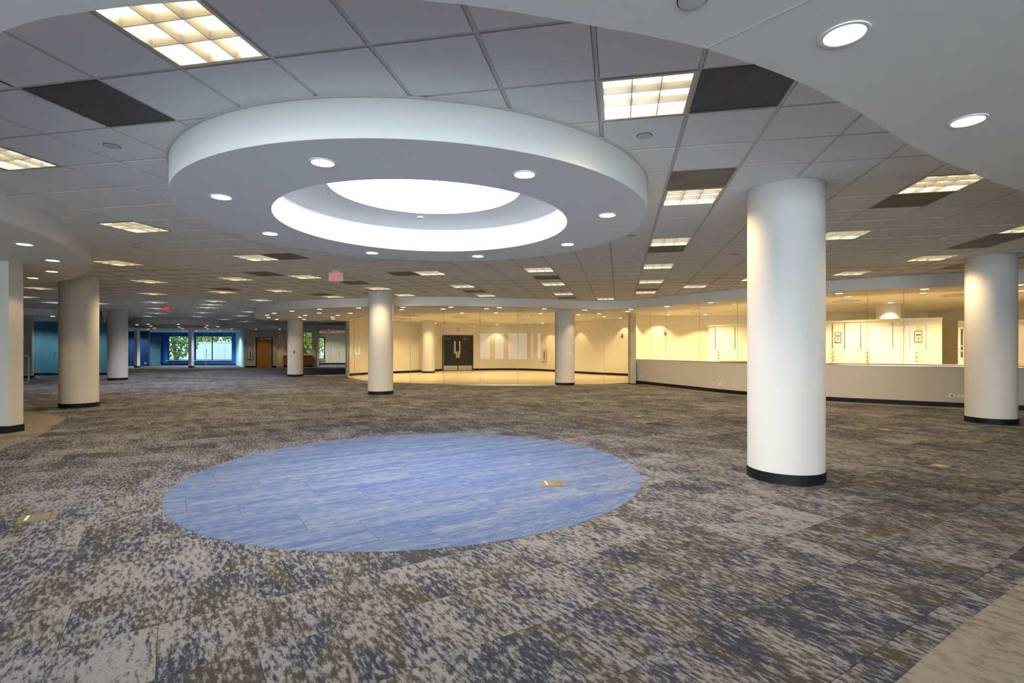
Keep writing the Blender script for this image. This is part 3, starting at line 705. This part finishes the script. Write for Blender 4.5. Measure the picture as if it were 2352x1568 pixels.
def ext_cabinet(x, y, ang, label):
    t = thing('extinguisher_cabinet', label, 'extinguisher cabinet', (x, y, 0.95), ang, 'extinguisher cabinets')
    MB().box(-0.20, 0.20, -0.05, 0.0, -0.36, 0.36).build('frame', 'alu', t)
    MB().box(-0.16, 0.16, -0.055, -0.05, -0.32, 0.32).build('door', 'signw', t)
    MB().box(-0.01, 0.07, -0.058, -0.055, -0.24, 0.26).build('window_slot', 'dark', t)
    MB().box(0.0, 0.06, -0.060, -0.058, -0.24, -0.02).build('extinguisher', 'red', t)
    s = thing('extinguisher_label', 'red vertical label on the wall above the %s' % label, 'sign', (x, y, 1.72), ang, 'extinguisher labels')
    MB().box(-0.05, 0.05, -0.004, 0.0, -0.16, 0.16).build('backing', 'white', s); MB().box(-0.018, 0.018, -0.006, -0.004, -0.12, 0.13).build('print', 'red', s)
def on_line(line, px, d):
    l = offset(line, d); s = 0
    while s < length(l):
        (x, y), a = along(l, s)
        if CX + FPX * x / y > px: return x, y, a
        s += 0.02
x, y, a = on_line(lob_back2, 1251, -0.005); ext_cabinet(x, y, a, 'grey extinguisher cabinet on the lobby back wall')
x, y, a = on_line(lob_back2, 1429, -0.005)
def strobe(x, y, z, a, label):
    t = thing('alarm_strobe', label, 'fire alarm', (x, y, z), a, 'alarm strobes')
    MB().box(-0.06, 0.06, -0.04, 0.0, -0.085, 0.085).build('housing', 'red', t); MB().box(-0.035, 0.035, -0.06, -0.04, 0.0, 0.06).build('lens', 'white', t)
strobe(x, y, 2.02, a, 'red alarm strobe on the lobby wall beside the pier')
x, y, a = on_line(lob_back2, 1096, -0.005); plate('light_switch', x, y, 1.2, a, 0.14, 0.12, 'white switch plate right of the dark double door', 'switch', extra='switch')
# switches on columns
def on_col(cx, cy, px):
    a = math.atan2(0 - cy, 0 - cx); best = None
    for k in range(-80, 81):
        t = a + math.radians(k); x, y = cx + 0.364 * math.cos(t), cy + 0.364 * math.sin(t); e = abs(CX + FPX * x / y - px)
        if best is None or e < best[0]: best = (e, x, y, t + math.pi / 2)
    return best[1:]
for px, m_, lb in [(676, 'bluep', 'small blue switch plate on the column by the glass doorway'), (682, 'white', 'middle white switch plate on the column by the glass doorway'), (687, 'white', 'right-hand white switch plate on the column by the glass doorway')]:
    x, y, a = on_col(-10.83, 25.5, px); plate('light_switch', x, y, 1.2, a, 0.075, 0.12, lb, 'switch', 'switches on the left soffit column', m_, 'switch')
x, y, a = on_col(1.79, 19.3, 1310); plate('thermostat', x, y, 1.2, a, 0.08, 0.13, 'white thermostat on the column before the lobby glass', 'thermostat', extra='switch')

# ------------------------------------------------------------------ workroom behind the half wall
wr = smooth_line([(4.75, 20.9), (5.1, 22.3), (5.6, 23.0), (6.6, 23.6), (8.0, 23.9), (12.0, 23.0)])
struct('wall_workroom_left', MB().strip(wr, 0.15, 0.0, 2.9, 0), 'wallc', smooth=True)
struct('wall_workroom_back', MB().strip([(8.0, 24.0), (17.0, 21.5)], 0.15, 0.0, 2.9, 0), 'wallc')
x, y, a = on_line(wr, 1528, -0.01); strobe(x, y, 2.08, a, 'red alarm strobe on the workroom wall behind the half wall glass')
def seg(a, b): return math.atan2(b[1] - a[1], b[0] - a[0])
PA, PB, PC, PD, PE = (7.75, 21.0), (9.4, 19.2), (12.05, 16.4), (13.0, 15.9), (13.9, 15.7)
part = thing('workroom_partition', 'cream partition of service walls behind the half wall glass', 'partition', (PA[0], PA[1], 0))
def rel_to(o, mb): mb.v = [(x - o.location.x, y - o.location.y, z) for x, y, z in mb.v]; return mb
for (a_, b_) in ((PA, PB), (PB, PC), (PC, PD)):
    rel_to(part, MB().strip([a_, b_], 0.12, 0.012, 2.24, 0)).build('panel', 'wallc', part)
    rel_to(part, MB().strip([a_, b_], 0.20, 2.24, 2.30, 0.3)).build('top_cap', 'white', part)
part2 = thing('workroom_partition', 'second cream partition past the dark slotted post at right', 'partition', (13.9, 15.6, 0))
rel_to(part2, MB().strip([(13.75, 16.2), (17.0, 14.0)], 0.12, 0.012, 2.15, 0)).build('panel', 'wallc', part2)
rel_to(part2, MB().strip([(13.75, 16.2), (17.0, 14.0)], 0.2, 2.15, 2.21, 0.3)).build('top_cap', 'white', part2)
post = thing('slotted_post', 'dark slotted post between the two workroom partitions', 'post', (13.45, 15.75, 0))
MB().box(-0.05, 0.05, -0.03, 0.03, 0.012, 2.0).build('upright', 'white', post)
for z0, z1 in ((1.45, 1.95), (1.30, 1.42), (1.08, 1.27)): MB().box(-0.03, 0.03, -0.035, -0.028, z0, z1).build('slot', 'dark', post)
def on_seg(a_, b_, px):
    for k in range(2001):
        t = k / 2000; x, y = a_[0] + (b_[0] - a_[0]) * t, a_[1] + (b_[1] - a_[1]) * t
        if CX + FPX * x / y > px: return x, y, seg(a_, b_)
    return b_[0], b_[1], seg(a_, b_)
def shelf_track(px, a_, b_, label):
    x, y, a = on_seg(a_, b_, px); t = thing('shelf_track', label, 'shelf track', (x, y, 0), a, 'shelf tracks')
    MB().box(-0.016, 0.016, -0.014, 0.0, 1.35, 2.2).build('channel', 'alu', t)
    for k in range(14): MB().box(-0.006, 0.006, -0.016, -0.013, 1.38 + k * 0.058, 1.41 + k * 0.058).build('slot', 'dark', t)
for px, a_, b_ in [(1643, PA, PB), (1688, PA, PB), (1912, PB, PC), (1940, PB, PC), (1977, PB, PC), (2050, PB, PC), (2090, PC, PD), (2128, PC, PD)]:
    shelf_track(px, a_, b_, 'slim metal shelf track on the workroom partition')
def valves(px, a_, b_, z, label):
    x, y, a = on_seg(a_, b_, px); t = thing('gas_valve_set', label, 'valve', (x, y, z), a, 'service valves')
    for k, dz in enumerate((0.12, -0.02, -0.16)):
        q = MB().tube([(0, 0, dz), (0, -0.05, dz)], 0.012).build('stem', 'brass', t)
        MB().tube([(-0.05, -0.05, dz), (0.05, -0.05, dz + 0.015)], 0.009).build('lever', 'brass', t)
        MB().tube([(0, -0.05, dz), (0, -0.07, dz - 0.05)], 0.008).build('nozzle', 'brass', t)
for px, a_, b_ in [(1651, PA, PB), (1914, PB, PC), (1992, PB, PC), (2105, PC, PD)]: valves(px, a_, b_, 1.12, 'small brass valve set on the workroom partition')
x, y, a = on_seg((13.75, 16.2), (17, 14), 2172)
valves(2172, (13.75, 16.2), (17, 14), 1.12, 'brass valve set on the second workroom partition')
for px, a_, b_, lb in [(1925, PB, PC, 'small dark-framed notice on the partition right of the largest column'), (2109, PC, PD, 'small dark-framed notice on the partition left of the right column')]:
    x, y, a = on_seg(a_, b_, px); t = thing('framed_notice', lb, 'notice', (x, y, 1.73), a, 'framed notices')
    MB().box(-0.10, 0.10, -0.02, 0.0, -0.18, 0.18).build('frame', 'brass', t); MB().box(-0.075, 0.075, -0.024, -0.02, -0.15, 0.15).build('sheet', 'white', t)
    MB().box(-0.06, 0.06, -0.026, -0.024, 0.03, 0.07).build('heading', 'dark', t); MB().box(-0.02, 0.02, -0.026, -0.024, -0.09, -0.03).build('mark', 'red', t)
x, y, a = on_seg((13.75, 16.2), (17, 14), 2191); t = thing('red_strip', 'thin red strip label on the second partition', 'label', (x, y, 1.30), a); MB().box(-0.11, 0.11, -0.006, 0, -0.012, 0.012).build('strip', 'red', t)
bl = sub(offset(HALF_LINE, 0.5), 4.6, length(HALF_LINE) - 1.0)
bn = thing('workbench', 'wood-edged worktop just behind the half wall glass', 'worktop', (bl[0][0], bl[0][1], 0))
rel_to(bn, MB().strip(bl, 0.62, 0.92, 0.965)).build('top', 'bench', bn); rel_to(bn, MB().strip(bl, 0.5, 0.012, 0.92)).build('cabinet', 'white', bn)
bl2 = [(13.9, 15.4), (16.6, 13.57)]; bn2 = thing('workbench', 'farther worktop under the second partition at right', 'worktop', (13.9, 15.4, 0))
rel_to(bn2, MB().strip(bl2, 0.62, 0.88, 0.94)).build('top', 'bench', bn2); rel_to(bn2, MB().strip(bl2, 0.5, 0.012, 0.88)).build('cabinet', 'white', bn2)

# ------------------------------------------------------------------ left pier with glass door
pier = struct('wall_pier', MB().box(-14.0, -8.02, 8.22, 8.46, 0.0, SOF), 'wallp', label='end of a painted wall under the left soffit')
struct('baseboard_pier', MB().box(-14.0, -8.008, 8.206, 8.474, 0.004, 0.12), 'blackb')
gd = thing('glass_door', 'frameless glass door seen edge-on with a tall brass pull by the left pier', 'door', (-8.06, 8.5, 0), math.radians(136))
MB().add([(0, 0, 0.03), (0.95, 0, 0.03), (0.95, 0, 2.5), (0, 0, 2.5)], [(0, 1, 2, 3)]).build('pane', 'glass', gd)
MB().box(0.0, 0.012, -0.006, 0.006, 0.03, 2.5).build('polished_edge', 'edge', gd); MB().box(-0.02, 0.12, -0.02, 0.02, 0.01, 0.05).build('pivot', 'steel', gd)
MB().tube([(0.06, 0.0, 0.78), (0.06, -0.055, 0.78), (0.06, -0.07, 0.80), (0.06, -0.07, 1.20), (0.06, -0.055, 1.22), (0.06, 0.0, 1.22)], 0.013, 12).build('pull', 'brass', gd, smooth=True)
for z in (0.2, 1.5, 1.9, 2.3): MB().box(0.0, 0.03, -0.012, 0.012, z, z + 0.012).build('clip', 'steel', gd)

# ------------------------------------------------------------------ teal room far left
tg = glass_wall('glass_wall', [(-23.6, 23.4), (-22.9, 23.7)], [], 0.0, SOF, 'dark teal glass panel left of the far left grey pier', 'glassb')
struct('wall_pier_teal', MB().strip([(-22.78, 23.72), (-22.25, 23.95)], 0.2, 0.0, SOF), 'wallp', label='grey pier between the teal glass panels')
struct('baseboard_pier_teal', MB().strip([(-22.80, 23.71), (-22.23, 23.96)], 0.23, 0.004, 0.12), 'blackb')
glass_wall('glass_wall', [(-22.2, 24.3), (-21.55, 24.5), (-20.75, 24.75)], [(-21.55, 24.5)], 0.0, SOF, 'pale blue glass front with a door joint at far left', 'glassb')
t = thing('door_pull', 'slim metal pull on the pale blue glass door at far left', 'handle', (-21.62, 24.42, 0))
MB().tube([(0, 0.05, 0.87), (0, -0.05, 0.87), (0, -0.06, 0.89), (0, -0.06, 1.16), (0, -0.05, 1.18), (0, 0.05, 1.18)], 0.012).build('bar', 'steel', t)
struct('wall_teal_room', MB().strip([(-29, 26.6), (-24.6, 26.4), (-20.6, 27.0)], 0.15, 0.0, SOF), 'teal')
struct('baseboard_teal_room', MB().strip([(-29, 26.5), (-24.6, 26.3), (-20.6, 26.9)], 0.014, 0.004, 0.12), 'blackb')
t = thing('hanging_display', 'grey box hanging from the ceiling left of the distant column', 'display', (-18.35, 23.0, CEIL), 0.15)
MB().box(-0.14, 0.14, -0.05, 0.05, -0.52, -0.22).build('body', 'signw', t); MB().box(-0.12, 0.12, -0.056, -0.05, -0.49, -0.25).build('screen', 'alu', t); MB().box(-0.02, 0.02, -0.02, 0.02, -0.22, 0.0).build('hanger', 'dark', t)

# ------------------------------------------------------------------ far blue rooms
YW = 43.7
far = struct('wall_far', MB().box(X0, -23.4, YW, YW + 0.25, 0.0, 0.40).box(X0, -23.4, YW, YW + 0.25, 2.45, SOF + 0.01)
             .box(X0, -36.0, YW, YW + 0.25, 0.40, 2.45).box(-34.4, -29.3, YW, YW + 0.25, 0.40, 2.45).box(-27.5, -27.05, YW, YW + 0.25, 0.40, 2.45).box(-23.9, -23.4, YW, YW + 0.25, 0.40, 2.45), 'bluep', label='bright blue wall with wide windows at the far end')
def window(n, x0, x1, mull, label):
    t = tag(ob('window_%d' % n, None, None, (x0, YW + 0.1, 0)), label, kind='structure'); w_ = x1 - x0
    f = MB()
    for a in ((0, 0.05, 0.40, 2.45), (w_ - 0.05, w_, 0.40, 2.45), (0.05, w_ - 0.05, 0.40, 0.45), (0.05, w_ - 0.05, 2.40, 2.45)): f.box(a[0], a[1], -0.03, 0.03, a[2], a[3])
    f.build('frame', 'dark', t)
    cuts = [0.05] + [m - x0 for m in mull] + [w_ - 0.05]
    for m in mull: MB().box(m - x0 - 0.03, m - x0 + 0.03, -0.03, 0.03, 0.45, 2.40).build('mullion', 'dark', t)
    for a, b in zip(cuts, cuts[1:]): MB().add([(a, 0, 0.45), (b, 0, 0.45), (b, 0, 2.40), (a, 0, 2.40)], [(0, 1, 2, 3)]).build('pane', 'glass', t)
    MB().box(-0.05, w_ + 0.05, -0.28, -0.10, 0.36, 0.40).build('sill', 'white', t)
window(1, -36.0, -34.4, [], 'bright window in the blue wall at far left')
window(2, -29.3, -27.5, [], 'window onto tree trunks in the left blue room')
window(3, -27.05, -23.9, [-25.6], 'wide two-pane window in the right blue room')
struct('baseboard_far', MB().box(X0, -23.4, YW - 0.015, YW, 0.004, 0.13), 'blackb')
struct('wall_blue_room_side', MB().strip([(-23.4, 43.7), (-19.62, 37.75)], 0.15, 0.0, SOF, 1), 'cyan', label='pale cyan side wall of the right blue room')
struct('wall_blue_room_dark', MB().strip([(-30.6, 40.6), (-28.62, 40.6)], 0.12, 0.0, SOF), 'navy', label='blue wall behind the left glass front, its shade put into the colour')
struct('wall_blue_room_teal', MB().strip([(-31.4, 43.55), (-29.75, 43.55)], 0.1, 0.0, 2.42), 'teal', label='teal panel beside the left blue room window')
for x, n_ in ((-27.55, 'first'), (-23.62, 'second')):
    struct('wall_post_%s' % n_, MB().box(x - 0.11, x + 0.11, 37.65, 37.95, 0.0, SOF), 'paint'); struct('baseboard_post_%s' % n_, MB().box(x - 0.12, x + 0.12, 37.635, 37.965, 0.004, 0.12), 'blackb')
glass_wall('glass_wall', [(-27.43, 37.8), (-23.73, 37.8)], [(-26.35, 37.8), (-24.9, 37.8)], 0.0, SOF, 'dark-looking glass front of the left blue room', 'glassb')
glass_wall('glass_wall', [(-23.5, 37.8), (-19.75, 37.8)], [(-22.6, 37.8), (-21.2, 37.8)], 0.0, SOF, 'clear glass front of the right blue room', 'glassb')
for x, lb in ((-26.5, 'slim pull on the left blue room glass door'), (-22.45, 'slim pull on the right blue room glass door')):
    t = thing('door_pull', lb, 'handle', (x, 37.74, 0), 0, 'door pulls'); MB().tube([(0, 0.05, 0.72), (0, -0.05, 0.72), (0, -0.05, 1.32), (0, 0.05, 1.32)], 0.018).build('bar', 'steel', t)
for x, lb in ((-28.9, 'white outlet low in the left blue room'), (-26.1, 'white outlet low on the blue wall under the wide window')):
    plate('wall_outlet', x, YW - 0.001 if x > -28 else 40.53, 0.25, 0, 0.16, 0.10, lb, 'outlet', 'outlets in the blue rooms', extra='outlet')
# door wall and kitchen recess
kw = struct('wall_kitchen_door', MB().box(-19.62, -18.83, 37.62, 37.8, 0, SOF).box(-17.62, -17.35, 37.62, 37.8, 0, SOF).box(-18.83, -17.62, 37.62, 37.8, 2.17, SOF), 'wallp', label='painted wall around the wooden door')
struct('baseboard_kitchen_door', MB().box(-19.62, -18.83, 37.606, 37.62, 0.004, 0.12).box(-17.62, -17.35, 37.606, 37.62, 0.004, 0.12), 'blackb')
d2 = tag(ob('door_2', None, None, (-18.83, 37.62, 0)), 'oak wooden door in a black frame', kind='structure')
dbox('frame', 0, 0.06, -0.03, 0.15, 0.004, 2.17, 'darkdoor', d2); dbox('frame', 1.15, 1.21, -0.03, 0.15, 0.004, 2.17, 'darkdoor', d2); dbox('frame', 0.06, 1.15, -0.03, 0.15, 2.11, 2.17, 'darkdoor', d2)
lf_ = dbox('leaf', 0.065, 1.145, 0.0, 0.045, 0.01, 2.105, 'wood', d2)
MB().tube([(1.05, 0, 0.98), (1.05, -0.06, 0.98), (0.93, -0.06, 0.98)], 0.014).build('lever_handle', 'steel', lf_)
ext_cabinet(-19.23, 37.61, 0, 'grey extinguisher cabinet left of the wooden door')
plate('wall_outlet', -19.15, 37.615, 0.25, 0, 0.12, 0.08, 'white outlet under the extinguisher cabinet by the wooden door', 'outlet', extra='outlet')
struct('wall_kitchen_side', MB().box(-17.42, -17.35, 37.8, 39.3, 0, SOF), 'wallc')
struct('wall_kitchen', MB().box(-17.42, -15.0, 39.3, 39.5, 0, 0.90).box(-17.42, -16.15, 39.3, 39.5, 0.90, SOF).box(-15.45, -15.0, 39.3, 39.5, 0.90, SOF).box(-16.15, -15.45, 39.3, 39.5, 2.62, SOF), 'wallc', label='cream kitchen wall above oak cabinets')
wt = tag(ob('window_4', None, None, (-16.15, 39.4, 0)), 'kitchen window onto yellow-green trees', kind='structure')
MB().add([(0, 0, .90), (.7, 0, .90), (.7, 0, 2.62), (0, 0, 2.62)], [(0, 1, 2, 3)]).build('pane', 'glass', wt); MB().box(0, 0.7, -0.03, 0.03, 0.88, 0.93).build('sill', 'white', wt); MB().box(0, 0.7, -0.02, 0.02, 2.16, 2.20).build('transom', 'brass', wt)
cab = thing('kitchen_cabinet', 'oak base cabinet run under the kitchen wall', 'cabinet', (-17.32, 38.70, 0))
MB().box(0, 1.95, 0.0, 0.54, 0.11, 0.84).build('body', 'wood2', cab); MB().box(0, 1.95, 0.03, 0.54, 0.004, 0.11).build('toe_kick', 'blackb', cab); MB().box(0.0, 1.97, -0.03, 0.55, 0.84, 0.88).build('worktop', 'wood', cab)
for k in range(4):
    dr = MB().box(0.02 + k * 0.483, 0.49 + k * 0.483, -0.018, 0.0, 0.70, 0.83).build('drawer', 'wood2', cab); MB().box(0.19 + k * 0.483, 0.32 + k * 0.483, -0.035, -0.018, 0.77, 0.785).build('pull', 'steel', dr)
    dr = MB().box(0.02 + k * 0.483, 0.49 + k * 0.483, -0.018, 0.0, 0.12, 0.69).build('door', 'wood2', cab); MB().box(0.40 + k * 0.483, 0.42 + k * 0.483, -0.035, -0.018, 0.52, 0.64).build('pull', 'steel', dr)
for dx, lb in ((-16.95, 'left socket plate above the oak counter'), (-16.75, 'right socket plate above the oak counter')): plate('wall_outlet', dx, 39.295, 1.1, 0, 0.09, 0.13, lb, 'outlet', 'sockets above the counter', extra='outlet')
# room past the kitchen, seen through the doorway glass
struct('wall_end', MB().box(-16.55, -8.5, 45.0, 45.2, 0, SOF).box(-17.2, -16.55, 45.0, 45.2, 0, .45).box(-17.2, -16.55, 45.0, 45.2, 2.37, SOF), 'wallp', label='pale end wall with a black-framed window')
struct('baseboard_end', MB().box(-17.25, -8.5, 44.985, 45.0, 0.004, 0.14), 'blackb')
wt = tag(ob('window_5', None, None, (-17.2, 45.05, 0)), 'narrow black-framed window onto dark foliage', kind='structure')
for a in ((0, .06, .45, 2.37), (.55, .65, .45, 2.37), (.06, .55, .45, .52), (.06, .55, 2.30, 2.37)): MB().box(a[0], a[1], -0.08, 0.03, a[2], a[3]).build('frame', 'darkdoor', wt)
MB().add([(.06, 0, .52), (.55, 0, .52), (.55, 0, 2.30), (.06, 0, 2.30)], [(0, 1, 2, 3)]).build('pane', 'glass', wt); MB().box(-.05, .7, -.2, 0, .38, .43).build('sill', 'white', wt)
struct('wall_kitchen_return', MB().strip([(-15.05, 39.42), (-17.32, 45.0)], 0.1, 0, SOF, 1), 'wallc')
struct('wall_end_right', MB().box(-8.7, -8.5, 26.5, 45.0, 0, SOF), 'wallp')
glass_wall('glass_wall', [(-14.9, 36.2), (-8.75, 36.2)], [(-13.9, 36.2), (-12.9, 36.2), (-11.9, 36.2), (-10.5, 36.2)], 0.0, SOF, 'second clear glass front beyond the glass doorway')
t = thing('door_pull', 'slim pull on the second glass front beyond the doorway', 'handle', (-12.3, 36.15, 0)); MB().tube([(0, 0.05, 0.8), (0, -0.05, 0.8), (0, -0.05, 1.1), (0, 0.05, 1.1)], 0.016).build('bar', 'steel', t)
exit_sign(-12.9, 35.84, 2.62, 0, 'red exit sign hanging beyond the glass doorway', '', 0.26, 0.2, True)
strobe(-14.6, 44.98, 2.02, 0, 'small alarm strobe on the pale end wall')

# ------------------------------------------------------------------ outer shell
struct('wall_right', MB().box(X1, X1 + 0.2, Y0, Y1, 0, 3.1), 'wallp'); struct('wall_left', MB().box(X0 - 0.2, X0, Y0, Y1, 0, 3.1), 'wallp')
struct('wall_outer_far', MB().box(-8.5, X1, 36, 36.2, 0, 3.1), 'wallp')
bw = MB().box(X0, X1, Y0 - 0.2, Y0, 0, 0.45).box(X0, X1, Y0 - 0.2, Y0, 2.7, 3.1)
ed = [X0] + [e for x_ in BACK_WINDOWS for e in (x_ - 1.15, x_ + 1.15)] + [X1]
for k in range(0, len(ed), 2): bw.box(ed[k], ed[k + 1], Y0 - 0.2, Y0, 0.45, 2.7)
struct('wall_back', bw, 'wallp')
for k, x_ in enumerate(BACK_WINDOWS):
    wt = tag(ob('window_%d' % (6 + k), None, None, (x_, Y0 - 0.1, 0)), 'tall window behind the camera', kind='structure')
    fr_ = MB()
    for q in ((-1.15, -1.10, .45, 2.7), (1.10, 1.15, .45, 2.7), (-1.10, 1.10, .45, .5), (-1.10, 1.10, 2.65, 2.7), (-0.03, 0.03, .5, 2.65), (-1.10, 1.10, 2.05, 2.10)): fr_.box(q[0], q[1], -0.04, 0.04, q[2], q[3])
    fr_.build('frame', 'dark', wt)

# ------------------------------------------------------------------ hall floor boxes
def floor_box(x, y, rz, label):
    t = thing('floor_box', label, 'floor box', (x, y, 0.0075), rz, 'brass floor boxes')
    MB().box(-0.115, 0.115, -0.115, 0.115, 0, 0.005).build('flange', 'brass', t)
    MB().box(-0.085, 0.085, -0.095, 0.095, 0.005, 0.0075).build('lid', 'brass', t)
    MB().box(-0.075, -0.06, -0.07, 0.07, 0.0075, 0.0085).build('label_strip', 'white', t)
    MB().box(0.072, 0.078, -0.08, 0.08, 0.0074, 0.0082).build('hinge_gap', 'dark', t)
floor_box(0.361, 5.143, 0.12, 'brass floor box lid set in the blue carpet circle')
floor_box(-3.775, 4.11, 0.59, 'brass floor box lid in the dark carpet at the left edge')
for x, y, lb in [(-7.18, 11.95, 'faint tan floor plate in the hall left of the blue circle'), (2.42, 10.3, 'faint tan floor plate beyond the blue circle'), (6.1, 8.6, 'faint tan floor plate between the two right columns'), (4.83, 5.93, 'faint tan floor plate right of the largest column')]:
    t = thing('floor_plate', lb, 'floor plate', (x, y, 0.006), 0.59, 'tan floor plates'); MB().box(-0.08, 0.08, -0.08, 0.08, 0, 0.004).build('plate', 'brass', t); MB().cyl(0, 0, 0.03, 0.004, 0.006, 16).build('cap', 'steel', t)

# ------------------------------------------------------------------ outdoors
tag(MB().box(-120, 80, 46.2, 160, -0.6, -0.45).build('lawn', 'grass'), 'sunlit lawn outside the far windows', 'lawn', kind='structure')
tag(MB().box(-60, 60, -60, -5.6, -0.6, -0.45).build('lawn', 'grass'), 'lawn outside behind the camera', 'lawn', kind='structure')
t = thing('garden_wall', 'pale sunlit wall outside the wide window', 'wall', (-33.6, 58, -0.45)); MB().box(-3.4, 4.0, 0, 0.4, 0, 2.5).build('body', 'outw', t); MB().box(-3.5, 4.1, -0.06, 0.46, 2.5, 2.58).build('coping', 'outw', t)
def tree(x, y, hgt, rad, label, mat, seed, lean=0.0):
    rn = random.Random(seed); t = thing('tree', label, 'tree', (x, y, -0.45), 0, 'trees outside'); tr = MB()
    for k in range(3):
        a = rn.uniform(0, 6.3); d = rn.uniform(0.3, 0.9)
        tr.tube([(0, 0, 0), (0.2 * d * math.cos(a), 0.2 * d * math.sin(a), hgt * .2), (d * math.cos(a), d * math.sin(a), hgt * .5), (1.8 * d * math.cos(a), 1.8 * d * math.sin(a), hgt * .85)], [0.14, 0.11, 0.08, 0.03], 7)
    tr.build('trunk', 'bark', t, smooth=True); lv = MB()
    for k in range(2600):
        p = Vector((rn.gauss(0, 1), rn.gauss(0, 1), rn.gauss(0, 1))).normalized() * (rn.random() ** 0.4)
        c = Vector((p.x * rad, p.y * rad, hgt * .62 + p.z * hgt * .48)); s = rn.uniform(0.09, 0.2); u = Vector((rn.gauss(0, 1), rn.gauss(0, 1), rn.gauss(0, 1))).normalized(); v = u.orthogonal().normalized()
        lv.add([tuple(c - u * s), tuple(c + v * s * .6), tuple(c + u * s), tuple(c - v * s * .6)], [(0, 1, 2, 3)])
    tag(lv.build('foliage', mat, t), kind='stuff')
tree(-34.3, 52.5, 6.0, 2.3, 'leafy tree with bare trunks outside the left blue room window', 'green', 1)
tree(-38.6, 63, 8, 2.6, 'tree rising behind the left end of the pale wall outside', 'green2', 2); tree(-35.0, 69, 8.5, 2.8, 'taller tree behind the middle of the pale wall outside', 'green', 3)
tree(-33.0, 62.5, 7, 2.2, 'tree behind the right end of the pale wall outside', 'green', 4)
tree(-41.5, 71, 8, 2.4, 'farthest tree seen past the left blue room window', 'green', 9)
tree(-20.4, 50.5, 6.5, 1.9, 'yellow-green tree outside the kitchen window', 'green2', 5); tree(-22.6, 57.0, 5.5, 2.2, 'dark tree outside the black-framed window', 'green', 6)
tree(-47.5, 60, 7, 2.6, 'pale hazy tree outside the far left window', 'green', 8)

# ------------------------------------------------------------------ labels of look-alikes: place along their group, left to right
ORD = ['first', 'second', 'third', 'fourth', 'fifth', 'sixth', 'seventh', 'eighth', 'ninth', 'tenth', 'eleventh', 'twelfth', 'thirteenth', 'fourteenth', 'fifteenth', 'sixteenth', 'seventeenth', 'eighteenth', 'nineteenth', 'twentieth']
same = defaultdict(list)
for o in bpy.data.objects:
    if o.get('group') and o.get('label'): same[o['label']].append(o)
for lb, os_ in same.items():
    if 1 < len(os_) <= 20:
        os_.sort(key=lambda o: o.location.x / max(o.location.y, 0.1))
        for k, o in enumerate(os_): o['label'] = lb + ', %s from left' % ORD[k]
